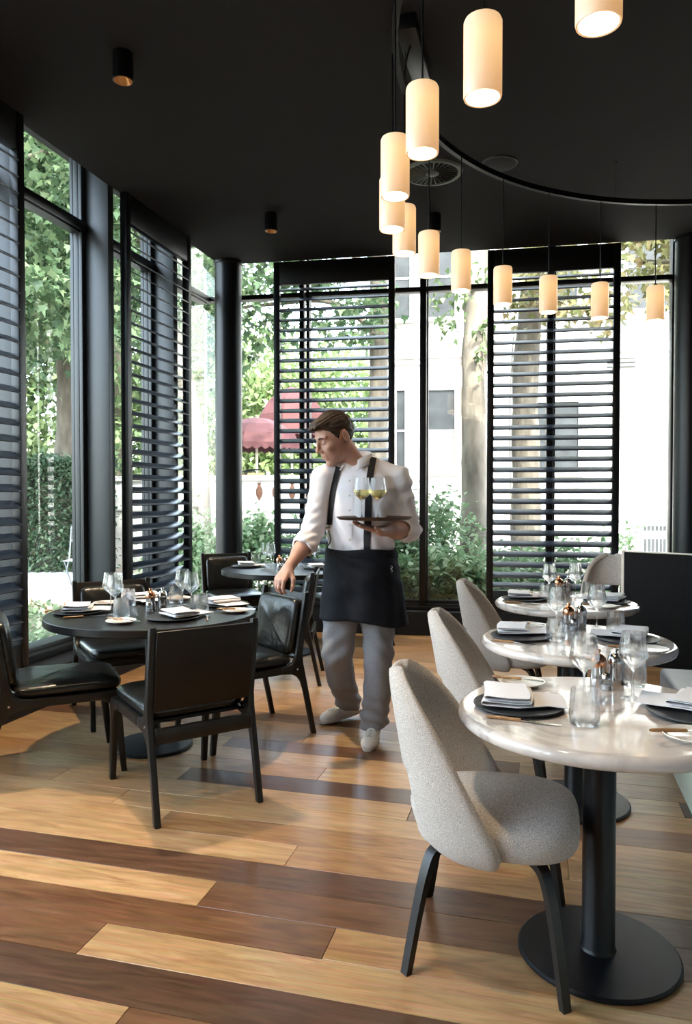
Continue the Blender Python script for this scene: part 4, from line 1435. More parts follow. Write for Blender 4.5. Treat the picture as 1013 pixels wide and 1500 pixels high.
# ---- white villa across the garden
NV = 8.8
villa = thing('villa', 'white rendered villa with sash windows beyond the end-wall garden', 'building', tuple(back(0, NV)), BA)
part('wall', MB().box((-1.95, 0.0, -0.1), (7.5, 5.0, 9.5)), 'render_white', villa)
part('string_course', MB().box((-2.0, -0.10, 4.32), (7.5, 0.02, 4.50), bevel=0.02).box((-2.0, -0.05, 4.20), (7.5, 0.02, 4.32), bevel=0.01), 'render_white', villa)
part('base_course', MB().box((-2.0, -0.07, -0.1), (7.5, 0.02, 1.12), bevel=0.02), 'render_white', villa)
part('cornice', MB().box((-2.1, -0.3, 9.3), (7.6, 5.0, 9.6), bevel=0.04), 'render_white', villa)
for (x0, x1, z0, z1, cur) in [(-1.74, -1.56, 1.91, 3.65, 0), (-1.06, -0.50, 1.91, 3.64, 1), (1.20, 2.05, 1.89, 3.33, 0), (-1.78, -1.46, 5.22, 6.9, 0), (-1.08, -0.5, 5.22, 6.9, 0), (1.2, 2.0, 5.22, 6.9, 0), (3.0, 3.8, 5.22, 6.9, 0)]:
    wf = part('window_frame', MB().box((x0 - 0.09, -0.075, z0 - 0.09), (x0, 0.02, z1 + 0.09), bevel=0.01).box((x1, -0.075, z0 - 0.09), (x1 + 0.09, 0.02, z1 + 0.09), bevel=0.01)
              .box((x0, -0.075, z1), (x1, 0.02, z1 + 0.09), bevel=0.01).box((x0 - 0.12, -0.12, z0 - 0.11), (x1 + 0.12, 0.02, z0 - 0.03), bevel=0.01), 'frame_white', villa)
    zm = (z0 + z1) / 2 if cur else z0 - 0.03
    part('pane', MB().box((x0, -0.035, zm), (x1, 0.01, z1)), 'blind_grey', wf)
    part('glazing_bar', MB().box((x0, -0.05, (z0 + z1) / 2 - 0.02), (x1, -0.03, (z0 + z1) / 2 + 0.02)), 'frame_white', wf)
    if cur:
        cb = MB()
        for q in range(7):
            w = (x1 - x0) / 7
            cb.box((x0 + q * w, -0.03 - 0.008 * (q % 2), z0 - 0.03), (x0 + (q + 1) * w, 0.012, zm), bevel=0.006)
        part('curtain', cb, 'curtain', wf)
vb = MB()
for k in range(4):
    vb.box((2.62, -0.04, 4.02 + 0.09 * k - 0.0), (3.17, 0.0, 4.05 + 0.09 * k))
part('vent_louvre', vb, 'blind_grey', villa)
for (x0, x1, z0, z1) in [(3.33, 3.86, 0.66, 0.76), (3.34, 3.86, 0.20, 0.50)]:
    g = part('cellar_grille', MB().box((x0 - 0.05, -0.11, z0 - 0.04), (x1 + 0.05, -0.06, z1 + 0.04), bevel=0.008), 'frame_white', villa)
    for q in range(7):
        w = (x1 - x0) / 7
        part('opening', MB().box((x0 + (q + 0.12) * w, -0.115, z0), (x0 + (q + 0.88) * w, -0.10, z1)), 'blind_grey', g)

# ---- garden wall and terrace with red parasols
NT = 6.2
gw = thing('garden_wall', 'white rendered terrace wall with coping and brown solids standing in for openings', 'wall', tuple(back(-3.9, NT)), BA)
part('wall_body', MB().box((-4.5, 0.0, -0.05), (1.95, 0.3, 1.66)), 'render_white', gw)
part('coping', MB().box((-4.55, -0.07, 1.66), (2.0, 0.37, 1.76), bevel=0.015), 'render_white', gw)
part('ledge', MB().box((-4.5, -0.05, 1.08), (1.95, 0.02, 1.17), bevel=0.015), 'render_white', gw)
urn = MB().lathe([(0.0005, -0.17), (0.02, -0.165), (0.022, -0.13), (0.05, -0.10), (0.065, -0.03), (0.058, 0.04), (0.03, 0.09), (0.022, 0.12), (0.035, 0.135), (0.03, 0.16), (0.0005, 0.165)], 16).mesh('opening_solid', 'terracotta')
for x in (-0.16, 0.16, 0.48, 0.80, 1.12, 1.44):  # brown urn-shaped solids stand in for the pierced openings of the wall
    q = link('opening_solid', urn, gw, loc=(x, -0.02, 1.465))
    q.scale = (1, 0.5, 1)
terrace = part('terrace', MB().box((-9.0, 0.0, -0.05), (2.0, 6.0, 1.05), Matrix.Translation(back(-3.9, NT + 0.3)) @ Matrix.Rotation(BA, 4, 'Z')), 'paving_stone')
terrace['kind'] = 'structure'


def parasol(u, n, zr, za, r, label):
    c = back(u, n)
    t = thing('parasol', label, 'parasol', (c.x, c.y, 1.05), BA, 'red parasols on the terrace')
    z0 = 1.05
    prof = [(r, zr - z0), (r * 0.88, zr - z0 + (za - zr) * 0.36), (r * 0.62, zr - z0 + (za - zr) * 0.70), (r * 0.3, zr - z0 + (za - zr) * 0.92), (0.02, za - z0)]
    part('canopy', MB().lathe(prof, 8), 'awning_red', t, smooth=10)
    v = MB()
    for k in range(8):
        a0, a1 = 2 * math.pi * k / 8, 2 * math.pi * (k + 1) / 8
        for q in range(4):
            p0, p1 = a0 + (a1 - a0) * q / 4, a0 + (a1 - a0) * (q + 1) / 4
            l0 = Vector((math.cos(a0), math.sin(a0), 0)).lerp(Vector((math.cos(a1), math.sin(a1), 0)), q / 4) * r
            l1 = Vector((math.cos(a0), math.sin(a0), 0)).lerp(Vector((math.cos(a1), math.sin(a1), 0)), (q + 1) / 4) * r
            m_ = (l0 + l1) / 2
            zt = zr - z0
            v.add([(l0.x, l0.y, zt), (l1.x, l1.y, zt), (l1.x, l1.y, zt - 0.10), (m_.x, m_.y, zt - 0.16), (l0.x, l0.y, zt - 0.10)], [(0, 4, 3, 2, 1)])
    part('valance', v, 'awning_red', t, smooth=0)
    part('pole', MB().tube([(0, 0, 0), (0, 0, za - z0 - 0.02)], 0.03, 12).lathe([(0.22, 0.0), (0.22, 0.05), (0.03, 0.09)], 20, cap0=True), 'pale_edge', t)
    rb_ = MB()
    for k in range(8):
        a = 2 * math.pi * k / 8
        rb_.tube([(0.02 * math.cos(a), 0.02 * math.sin(a), (za + zr) / 2 - z0 - 0.1), (r * 0.86 * math.cos(a), r * 0.86 * math.sin(a), zr - z0 + 0.08)], 0.012, 6)
    part('ribs', rb_, 'pale_edge', t)


parasol(-4.62, 10.9, 2.98, 4.12, 0.98, 'taller domed red parasol on the terrace beyond the corner table')
parasol(-4.84, 8.6, 2.52, 3.12, 0.98, 'lower flatter red parasol on the terrace just above the white wall')
c = back(-5.55, 7.2)
t = thing('closed_parasol', 'closed dark grey parasol beside the round corner column, on the terrace', 'parasol', (c.x, c.y, 1.05))
part('canvas', MB().lathe([(0.03, 0.35), (0.10, 0.5), (0.11, 0.9), (0.07, 1.6), (0.02, 1.8)], 10), 'closed_canvas', t)
part('pole', MB().lathe([(0.2, 0.0), (0.2, 0.05), (0.02, 0.08), (0.02, 1.85)], 12, cap0=True), 'black_metal', t)


def bistro(u, n, rz, label, mat='rattan', z=1.05, pos=None):
    c = back(u, n) if pos is None else Vector(pos)
    t = thing('terrace_chair', label, 'chair', (c.x, c.y, z), rz, 'chairs on the terrace')
    part('seat', MB().box((-0.2, -0.2, 0.43), (0.2, 0.2, 0.455), bevel=0.01), mat, t)
    for sx in (-1, 1):
        for sy in (-1, 1):
            part('leg', MB().tube([(sx * 0.19, sy * 0.19, 0.44), (sx * 0.21, sy * 0.22, 0)], 0.012, 8), 'black_metal', t)
    part('back_hoop', MB().tube(smooth_path([(-0.2, -0.19, 0.44), (-0.215, -0.23, 0.75), (-0.15, -0.25, 0.86), (0.15, -0.25, 0.86), (0.215, -0.23, 0.75), (0.2, -0.19, 0.44)], 6), 0.014, 8), 'black_metal', t)
    part('back_weave', MB().box((-0.18, -0.245, 0.52), (0.18, -0.235, 0.80), bevel=0.004), mat, t)


bistro(-4.55, 7.35, R(185), 'rattan terrace chair with black hoop back above the brown wall openings')
bistro(-4.98, 7.9, R(160), 'rattan terrace chair with black hoop back beside the closed parasol')

# folding metal chair on the garden path
t = thing('garden_chair', 'pale grey folding metal chair on the garden path outside the tall window', 'chair', (-6.30, 9.15, 0.018), R(200))
for sx in (-1, 1):
    part('back_leg', MB().tube(smooth_path([(sx * 0.19, 0.22, 0), (sx * 0.195, 0.0, 0.32), (sx * 0.195, -0.14, 0.50), (sx * 0.19, -0.20, 0.80), (sx * 0.185, -0.22, 0.92)], 5), 0.010, 8), 'garden_metal', t)
    part('front_leg', MB().tube([(sx * 0.175, -0.24, 0), (sx * 0.175, 0.20, 0.455)], 0.010, 8), 'garden_metal', t)
for k in range(7):
    part('seat_slat', MB().box((-0.19, -0.17 + 0.06 * k, 0.452), (0.19, -0.13 + 0.06 * k, 0.462), bevel=0.003), 'garden_metal', t)
for k in range(4):
    part('back_slat', MB().box((-0.19, -0.215 + 0.012 * k * -0.3, 0.70 + 0.058 * k), (0.19, -0.203 - 0.012 * k * 0.3, 0.74 + 0.058 * k), bevel=0.003), 'garden_metal', t)

# ---- tall trees far behind
for i, (x, y, h, rx, cnt, mt, lab) in enumerate([(-20.0, 20.0, 13, 4.5, 11000, 'leaf_bright', 'far tree behind the hedge at the picture edge'), (-15.0, 24.0, 14, 4.2, 11000, 'leaf_bright', 'far green tree seen through the garden shutter'),
                                             (-12.6, 28.0, 8.6, 3.6, 8000, 'leaf_pale', 'far pale green tree behind the corner column'), (-8.6, 29.5, 7.6, 3.4, 8000, 'leaf_pale', 'far pale green tree beyond the red parasols'),
                                             (-24.0, 11.0, 12, 4.5, 7000, 'leaf_bright', 'far tree beyond the garden path, out past the window')]):
    tree('background_tree', lab, [(x, y, 0, 0.35), (x + 0.2, y, h * 0.5, 0.28), (x, y, h * 0.8, 0.15)], [],
         [((x, y, h * 0.58), (rx, rx, h * 0.40), cnt, 70, 0.17), ((x, y - 1.0, 2.4), (rx, rx * 0.7, 2.2), cnt // 3, 40, 0.2)], None, 0.30, mt, OVAL, group='tall trees far behind the garden')


# ------------------------------------------------------------------ the waiter
# The figure is modelled as distance fields (tapered limbs blended at the joints) and turned into one surface.
class Field:
    def __init__(self, lo, hi, h):
        self.lo, self.h = np.array(lo, float), h
        self.n = np.ceil((np.array(hi, float) - self.lo) / h).astype(int) + 1
        self.F = np.full(self.n, 0.2, np.float32)

    def block(self, lo, hi, m):
        a = np.clip(np.floor((np.array(lo) - m - self.lo) / self.h).astype(int), 0, self.n)
        b = np.clip(np.ceil((np.array(hi) + m - self.lo) / self.h).astype(int) + 1, 0, self.n)
        g = [(self.lo[i] + self.h * np.arange(a[i], b[i])).astype(np.float32) for i in range(3)]
        return tuple(slice(a[i], b[i]) for i in range(3)), g[0][:, None, None], g[1][None, :, None], g[2][None, None, :]

    def put(self, sl, d, k, sub=False):
        o = self.F[sl]
        if sub:
            h = np.clip(0.5 - 0.5 * (o + d) / k, 0, 1)
            self.F[sl] = o * (1 - h) - d * h + k * h * (1 - h)
        else:
            h = np.clip(0.5 + 0.5 * (d - o) / k, 0, 1)
            self.F[sl] = d * (1 - h) + o * h - k * h * (1 - h)

    def cap(self, a, b, ra, rb, k=0.02, sub=False):
        a, b = np.array(a, float), np.array(b, float)
        r = max(ra, rb)
        sl, X, Y, Z = self.block(np.minimum(a, b) - r, np.maximum(a, b) + r, 0.05 + k)
        ab = b - a
        L = float(ab @ ab) + 1e-12
        t = np.clip(((X - a[0]) * ab[0] + (Y - a[1]) * ab[1] + (Z - a[2]) * ab[2]) / L, 0, 1)
        d = np.sqrt((X - a[0] - t * ab[0]) ** 2 + (Y - a[1] - t * ab[1]) ** 2 + (Z - a[2] - t * ab[2]) ** 2) - (ra + (rb - ra) * t)
        self.put(sl, d.astype(np.float32), k, sub)

    def chain(self, pts, rad, k=0.02):
        for i in range(len(pts) - 1):
            self.cap(pts[i], pts[i + 1], rad[i], rad[i + 1], k)

    def ell(self, c, r, axes=None, k=0.02, sub=False):
        c = np.array(c, float)
        A = np.eye(3) if axes is None else np.array(axes, float)
        m = max(r)
        sl, X, Y, Z = self.block(c - m, c + m, 0.05 + k)
        x, y, z = X - c[0], Y - c[1], Z - c[2]
        q = [(A[i][0] * x + A[i][1] * y + A[i][2] * z) for i in range(3)]
        k0 = np.sqrt(sum((q[i] / r[i]) ** 2 for i in range(3)))
        k1 = np.sqrt(sum((q[i] / r[i] ** 2) ** 2 for i in range(3))) + 1e-9
        self.put(sl, (k0 * (k0 - 1) / k1).astype(np.float32), k, sub)

    def loft(self, rows, rot=0.0, k=0.03, e=2.0):
        """rows: (z, cx, cy, rx, ry)"""
        R_ = np.array(rows, float)
        m = max(R_[:, 3].max(), R_[:, 4].max())
        lo = [R_[:, 1].min() - m, R_[:, 2].min() - m, R_[:, 0].min()]
        hi = [R_[:, 1].max() + m, R_[:, 2].max() + m, R_[:, 0].max()]
        sl, X, Y, Z = self.block(lo, hi, 0.06)
        o = np.argsort(R_[:, 0])
        f = lambda i: np.interp(Z, R_[o, 0], R_[o, i])
        cx, cy, rx, ry = f(1), f(2), f(3), f(4)
        c, s = math.cos(rot), math.sin(rot)
        x, y = c * (X - cx) + s * (Y - cy), -s * (X - cx) + c * (Y - cy)
        d = ((np.abs(x / rx) ** e + np.abs(y / ry) ** e) ** (1 / e) - 1) * np.minimum(rx, ry)
        dz = np.maximum(R_[:, 0].min() - Z, Z - R_[:, 0].max())
        self.put(sl, np.maximum(d, dz).astype(np.float32), k)

    def surface(self):
        """surface nets"""
        F = self.F
        s = F < 0
        c = s[:-1, :-1, :-1].astype(np.int8)
        for dx in (0, 1):
            for dy in (0, 1):
                for dz in (0, 1):
                    if dx + dy + dz:
                        c = c + s[dx:F.shape[0] - 1 + dx, dy:F.shape[1] - 1 + dy, dz:F.shape[2] - 1 + dz]
        act = np.argwhere((c > 0) & (c < 8))
        ids = np.full(c.shape, -1, np.int64)
        ids[tuple(act.T)] = np.arange(len(act))
        acc = np.zeros((len(act), 3))
        cnt = np.zeros(len(act))
        cor = [(i, j, k) for i in (0, 1) for j in (0, 1) for k in (0, 1)]
        val = {q: F[act[:, 0] + q[0], act[:, 1] + q[1], act[:, 2] + q[2]] for q in cor}
        for q in cor:
            for ax in range(3):
                if q[ax] == 0:
                    w = list(q)
                    w[ax] = 1
                    a, b = val[q], val[tuple(w)]
                    m = (a < 0) != (b < 0)
                    t = np.where(m, a / np.where(m, a - b, 1), 0)
                    p = np.array(q, float)[None, :].repeat(len(act), 0)
                    p[:, ax] += t
                    acc[m] += p[m]
                    cnt[m] += 1
        V = self.lo + self.h * (act + acc / cnt[:, None])
        faces = []
        for ax in range(3):
            sh = [slice(None)] * 3
            s0, s1 = list(sh), list(sh)
            s0[ax], s1[ax] = slice(0, -1), slice(1, None)
            e = np.argwhere(s[tuple(s0)] != s[tuple(s1)])
            u, w = [(1, 2), (2, 0), (0, 1)][ax]
            e = e[(e[:, u] > 0) & (e[:, w] > 0) & (e[:, u] < F.shape[u] - 1) & (e[:, w] < F.shape[w] - 1)]
            inside = s[e[:, 0], e[:, 1], e[:, 2]]
            def g(du, dw):
                q = e.copy()
                q[:, u] -= du
                q[:, w] -= dw
                return ids[q[:, 0], q[:, 1], q[:, 2]]
            quad = np.stack([g(0, 0), g(1, 0), g(1, 1), g(0, 1)], 1)
            quad[~inside] = quad[~inside][:, ::-1]
            faces.append(quad)
        Fq = np.concatenate(faces)
        Fq = Fq[(Fq >= 0).all(1)]
        return V, Fq


def relax(V, Fq, n=2, w=0.5):
    for _ in range(n):
        S = np.zeros_like(V)
        C = np.zeros(len(V))
        for a, b in ((0, 1), (1, 2), (2, 3), (3, 0)):
            np.add.at(S, Fq[:, a], V[Fq[:, b]])
            np.add.at(S, Fq[:, b], V[Fq[:, a]])
            np.add.at(C, Fq[:, a], 1)
            np.add.at(C, Fq[:, b], 1)
        V = V * (1 - w) + w * S / C[:, None]
    return V


def normals(V, Fq):
    n = np.cross(V[Fq[:, 2]] - V[Fq[:, 0]], V[Fq[:, 3]] - V[Fq[:, 1]])
    N = np.zeros_like(V)
    for i in range(4):
        np.add.at(N, Fq[:, i], n)
    return N / (np.linalg.norm(N, axis=1)[:, None] + 1e-12)


def field_mesh(name, V, Fq, mat):
    me = bpy.data.meshes.new(name)
    me.from_pydata(V.tolist(), [], Fq.tolist())
    me.materials.append(MATS[mat])
    me.polygons.foreach_set('use_smooth', np.ones(len(Fq), bool))
    me.update()
    return me


material('skin', (0.50, 0.275, 0.20), 0.52, noise=(11, (0.58, 0.34, 0.26), 4, 0.3, 0.7), subsurf=0.12, spec=0.4)
material('lip', (0.40, 0.17, 0.14), 0.5, noise=(30, (0.46, 0.21, 0.17), 2, 0.3, 0.7))
material('hair_brown', (0.022, 0.012, 0.008), 0.55, noise=(60, (0.055, 0.030, 0.018), 3, 0.3, 0.7), aniso=(1, 1, 0.25), bump=(120, 0.6, 0.003), spec=0.35)
material('eye_white', (0.7, 0.68, 0.66), 0.2, noise=(30, (0.74, 0.72, 0.70), 2, 0.3, 0.7))
material('shirt_white', (0.86, 0.83, 0.86), 0.85, bump=(300, 0.12, 0.0006), sheen=0.15)
material('apron_black', (0.006, 0.007, 0.010), 0.85, noise=(90, (0.010, 0.0115, 0.016), 2, 0.3, 0.7), bump=(350, 0.2, 0.0008), spec=0.25)
material('strap_black', (0.006, 0.006, 0.008), 0.7, bump=(300, 0.2, 0.0006))
material('trouser_grey', (0.225, 0.225, 0.24), 0.9, noise=(120, (0.28, 0.28, 0.295), 2, 0.3, 0.7), bump=(300, 0.15, 0.0006))
material('sneaker_white', (0.74, 0.71, 0.67), 0.55, bump=(80, 0.1, 0.0008))
material('sneaker_sole', (0.56, 0.52, 0.47), 0.7, bump=(80, 0.15, 0.0008))
material('sneaker_tongue', (0.40, 0.38, 0.35), 0.7, bump=(80, 0.15, 0.0008))
material('sock_dark', (0.03, 0.03, 0.04), 0.9, bump=(200, 0.2, 0.0008))
material('tray_brown', (0.030, 0.018, 0.013), 0.35, noise=(5, (0.055, 0.032, 0.022), 4, 0.3, 0.7), aniso=(1, 10, 1))
material('white_wine', (0.93, 0.80, 0.30), 0.02, trans=1.0, spec=0.3, noise=(3, (0.95, 0.84, 0.36), 2, 0.3, 0.7))



def nrm(v):
    v = np.array(v, float)
    return v / np.linalg.norm(v)


HC, HS = np.array([-0.138, -0.06, 1.702]), 1.09          # head centre and scale
HF = nrm((-0.80, -0.48, -0.42))
HU = nrm(np.array([0, 0, 1.0]) - HF * HF[2])
HL = np.cross(HU, HF)                                   # towards his left ear
AX = [HF, HL, HU]


def hd(f, s, u):
    return HC + HS * (HF * f + HL * s + HU * u)


def hand(F, W, D, N, right, curls, spread, thumb, sc=1.0):
    """palm, four fingers of their own lengths bent at three joints, and a thumb from the side of the palm"""
    W, D = np.array(W, float), nrm(D)
    N = nrm(np.array(N, float) - D * np.dot(N, D))
    T = np.cross(N, D) if right else np.cross(D, N)
    K = []
    for i, (off, ln) in enumerate(((0.030, 0.088), (0.010, 0.093), (-0.010, 0.089), (-0.029, 0.080))):
        kn = W + sc * (D * ln + T * off + N * (0.004 - 0.003 * abs(i - 1.3)))
        F.cap(W + sc * (D * 0.012 + T * off * 0.55), kn, 0.0165 * sc, 0.0118 * sc, 0.012)
        K.append(kn)
    lens = (0.073, 0.081, 0.076, 0.060)
    for i in range(4):
        p = K[i]
        d = nrm(D + T * spread[i])
        c0 = curls[i]
        for j, q in enumerate((0.46, 0.30, 0.24)):
            a = c0 * (0.8, 1.15, 0.8)[j]
            ax = nrm(np.cross(d, -N))
            d = nrm(d * math.cos(a) + np.cross(ax, d) * math.sin(a))
            N_loc = N
            e = p + d * lens[i] * q * sc
            r0, r1 = ((0.0102, 0.0092), (0.0092, 0.0084), (0.0084, 0.0072))[j]
            s_ = 0.86 if i == 3 else 1.0
            F.cap(p, e, r0 * s_ * sc, r1 * s_ * sc, 0.004)
            p = e
    b = W + sc * (D * 0.022 + T * 0.024 - N * 0.008)
    t1 = b + sc * 0.046 * nrm(thumb[0][0] * D + thumb[0][1] * T + thumb[0][2] * N)
    t2 = t1 + sc * 0.034 * nrm(thumb[1][0] * D + thumb[1][1] * T + thumb[1][2] * N)
    t3 = t2 + sc * 0.026 * nrm(thumb[2][0] * D + thumb[2][1] * T + thumb[2][2] * N)
    F.cap(b, t1, 0.0165 * sc, 0.0125 * sc, 0.012)
    F.cap(t1, t2, 0.0122 * sc, 0.0105 * sc, 0.005)
    F.cap(t2, t3, 0.0105 * sc, 0.008 * sc, 0.005)


# joints (x to the viewer's right, y away from the camera)
R_SH, R_EL, R_WR = (-0.195, -0.01, 1.475), (-0.262, -0.075, 1.165), (-0.372, -0.275, 1.005)
L_SH, L_EL, L_WR = (0.215, 0.01, 1.470), (0.276, 0.015, 1.190), (0.112, -0.215, 1.192)
L_LEG = [(0.105, 0.0, 0.86), (0.108, -0.03, 0.50), (0.085, 0.04, 0.085)]
R_LEG = [(-0.075, 0.0, 0.86), (-0.122, -0.005, 0.50), (-0.055, 0.36, 0.125)]

B = Field((-0.50, -0.47, 0.03), (0.37, 0.47, 1.90), 0.0045)
B.loft([(0.86, 0.012, 0.0, 0.155, 0.105), (1.06, 0.008, 0.0, 0.145, 0.10), (1.25, 0.012, 0, 0.165, 0.11), (1.40, 0.012, 0, 0.175, 0.11), (1.49, 0.01, 0.0, 0.13, 0.08), (1.54, 0.0, 0.01, 0.07, 0.065)])
B.chain([R_SH, R_EL, R_WR], [0.050, 0.042, 0.0285], 0.02)
B.chain([L_SH, L_EL, L_WR], [0.050, 0.042, 0.0285], 0.02)
B.cap(np.array(R_EL) * 0.65 + np.array(R_WR) * 0.35, np.array(R_EL) * 0.45 + np.array(R_WR) * 0.55, 0.043, 0.038, 0.03)
B.cap(np.array(L_EL) * 0.65 + np.array(L_WR) * 0.35, np.array(L_EL) * 0.45 + np.array(L_WR) * 0.55, 0.043, 0.038, 0.03)
B.chain(L_LEG, [0.075, 0.052, 0.036], 0.02)
B.chain(R_LEG, [0.075, 0.052, 0.036], 0.02)
# head and neck
B.cap(hd(-0.030, 0, -0.055), (0.0, 0.02, 1.515), 0.058, 0.064, 0.02)
B.cap((0.0, 0.02, 1.515), (-0.035, -0.025, 1.47), 0.064, 0.062, 0.03)
B.ell(hd(-0.012, 0, 0.028), (0.100 * HS, 0.077 * HS, 0.096 * HS), AX, 0.01)
B.ell(hd(0.034, 0, -0.045), (0.066 * HS, 0.060 * HS, 0.078 * HS), AX, 0.03)
B.ell(hd(0.005, 0, -0.075), (0.062 * HS, 0.056 * HS, 0.040 * HS), AX, 0.03)
B.ell(hd(0.074, 0, -0.112), (0.020 * HS, 0.024 * HS, 0.017 * HS), AX, 0.02)
for s in (-1, 1):
    B.cap(hd(0.086, 0.012 * s, 0.026), hd(0.074, 0.048 * s, 0.026), 0.011, 0.009, 0.012)      # brow
    B.ell(hd(0.070, 0.044 * s, -0.032), (0.024 * HS, 0.020 * HS, 0.020 * HS), AX, 0.02)       # cheek
for s in (-1, 1):
    B.ell(hd(0.100, 0.031 * s, 0.000), (0.020 * HS, 0.019 * HS, 0.013 * HS), AX, 0.010, sub=True)
    B.ell(hd(0.080, 0.031 * s, 0.000), (0.0125 * HS, 0.0135 * HS, 0.0115 * HS), AX, 0.004)    # lidded eye
B.cap(hd(0.093, 0, 0.014), hd(0.117, 0, -0.030), 0.0085, 0.0125, 0.012)                        # nose
for s in (-1, 1):
    B.ell(hd(0.104, 0.012 * s, -0.036), (0.011 * HS, 0.008 * HS, 0.008 * HS), AX, 0.006)
B.cap(hd(0.092, -0.016, -0.066), hd(0.092, 0.016, -0.066), 0.0075, 0.0075, 0.010)              # lips
B.cap(hd(0.089, -0.014, -0.079), hd(0.089, 0.014, -0.079), 0.0080, 0.0080, 0.010)
B.cap(hd(0.101, -0.018, -0.0725), hd(0.101, 0.018, -0.0725), 0.0028, 0.0028, 0.004, sub=True)
for s in (-1, 1):
    e = [nrm(HF * 0.95 + HU * -0.12 + HL * 0.28 * s), nrm(HL * s - HF * 0.28 * 1), HU]
    e[1] = nrm(e[1] - e[0] * np.dot(e[1], e[0]))
    e[2] = np.cross(e[0], e[1])
    B.ell(hd(-0.020, 0.083 * s, -0.006), (0.021 * HS, 0.0085 * HS, 0.033 * HS), e, 0.006)
    B.ell(hd(-0.012, 0.091 * s, -0.002), (0.010 * HS, 0.006 * HS, 0.018 * HS), e, 0.004, sub=True)
# his right hand hangs reaching for the chair, loosely curled; his left lies flat under the tray
hand(B, R_WR, (-0.46, -0.52, -0.66), (-0.45, -0.62, 0.62), True, (0.62, 0.66, 0.70, 0.74), (0.10, 0.02, -0.06, -0.14), ((0.62, 0.62, -0.35), (0.85, 0.2, -0.5), (0.85, -0.05, -0.5)), 1.02)
hand(B, L_WR, (-0.82, -0.48, 0.22), (-0.10, 0.12, -1.0), False, (0.05, 0.07, 0.10, 0.16), (0.26, 0.06, -0.12, -0.28), ((0.55, 0.85, -0.05), (0.75, 0.6, -0.1), (0.9, 0.4, -0.1)), 1.02)
V, Q = B.surface()
V = relax(V, Q, 1, 0.35)
body = link('person', field_mesh('person', V, Q, 'skin'), None, (-0.99, 4.02, 0), (0, 0, YAW))
tag(body, 'man in white shirt, black apron and braces carrying wine on a tray, walking', 'person')
del B

# hair: the skull grown outwards, cut along the hairline, with a short fringe
H_ = Field(HC - 0.19, HC + 0.19, 0.004)
H_.ell(hd(-0.014, 0, 0.032), (0.107 * HS, 0.083 * HS, 0.102 * HS), AX, 0.01)
H_.ell(hd(0.050, 0, 0.086), (0.054 * HS, 0.056 * HS, 0.028 * HS), AX, 0.02)
for s, l in ((-0.034, 0.098), (-0.012, 0.106), (0.010, 0.110), (0.030, 0.103)):
    H_.cap(hd(0.070, s, 0.094), hd(l, s * 1.05, 0.082), 0.014, 0.006, 0.012)
ix = [(H_.lo[i] + H_.h * np.arange(H_.n[i]) - HC[i]) / HS for i in range(3)]
X, Y, Z = ix[0][:, None, None], ix[1][None, :, None], ix[2][None, None, :]
ff = HF[0] * X + HF[1] * Y + HF[2] * Z
uu = HU[0] * X + HU[1] * Y + HU[2] * Z
ll = HL[0] * X + HL[1] * Y + HL[2] * Z
line = np.interp(ff, [-0.14, -0.09, -0.060, -0.045, -0.030, 0.000, 0.018, 0.030, 0.050, 0.075, 0.15], [-0.060, -0.060, -0.048, -0.008, 0.030, 0.028, -0.010, 0.012, 0.046, 0.068, 0.068])
H_.F = np.maximum(H_.F, ((line - uu) * HS).astype(np.float32))
V, Q = H_.surface()
V = relax(V, Q, 1, 0.3)
N = normals(V, Q)
V = V + N * (0.0028 * np.sin(V @ HL * 260 + 4 * np.sin(V @ HU * 60)) * np.sin(V @ HU * 90))[:, None]
link('hair', field_mesh('hair', V, Q, 'hair_brown'), body)
for s in (-1, 1):
    part('eyebrow', MB().tube([hd(0.096, 0.012 * s, 0.022), hd(0.0945, 0.026 * s, 0.027), hd(0.083, 0.044 * s, 0.021)], [0.0030, 0.0036, 0.002], 8), 'hair_brown', body)
    part('eyelashes', MB().tube([hd(0.0905, 0.020 * s, -0.0060), hd(0.0930, 0.031 * s, -0.0070), hd(0.0865, 0.043 * s, -0.0050)], [0.0012, 0.0018, 0.0012], 6), 'hair_brown', body)
    m = MB()
    e = Matrix.Translation(hd(0.0805, 0.031 * s, -0.0035))
    m.lathe([(0.0005, -0.0118), (0.006, -0.0102), (0.0102, -0.0059), (0.0118, 0), (0.0102, 0.0059), (0.006, 0.0102), (0.0005, 0.0118)], 16, e)
    part('eye', m, 'eye_white', body)
part('lips', MB().tube([hd(0.0925, -0.020, -0.0715), hd(0.0995, -0.008, -0.0665), hd(0.1000, 0.0, -0.0675), hd(0.0995, 0.008, -0.0665), hd(0.0925, 0.020, -0.0715)], [0.001, 0.0032, 0.003, 0.0032, 0.001], 8)
     .tube([hd(0.0915, -0.018, -0.0745), hd(0.0975, 0, -0.0795), hd(0.0915, 0.018, -0.0745)], [0.001, 0.0042, 0.001], 8), 'lip', body)

# shirt
S_ = Field((-0.42, -0.36, 0.98), (0.40, 0.24, 1.66), 0.0055)
TR = R(-12)
S_.loft([(1.03, 0.008, 0.0, 0.180, 0.128), (1.10, 0.008, 0.0, 0.186, 0.132), (1.20, 0.012, -0.002, 0.190, 0.136), (1.33, 0.014, -0.004, 0.200, 0.140), (1.42, 0.012, 0.0, 0.200, 0.132),
         (1.49, 0.010, 0.004, 0.170, 0.108), (1.535, 0.006, 0.008, 0.110, 0.088), (1.57, 0.0, 0.012, 0.074, 0.074)], TR, 0.03, 2.3)
S_.cap((-0.055, 0.01, 1.545), R_SH, 0.055, 0.068, 0.04)
S_.cap((0.06, 0.012, 1.55), L_SH, 0.055, 0.070, 0.04)
rc = np.array(R_EL) * 0.62 + np.array(R_WR) * 0.38
S_.chain([R_SH, R_EL], [0.070, 0.060], 0.03)
S_.chain([R_EL, rc], [0.060, 0.058], 0.03)
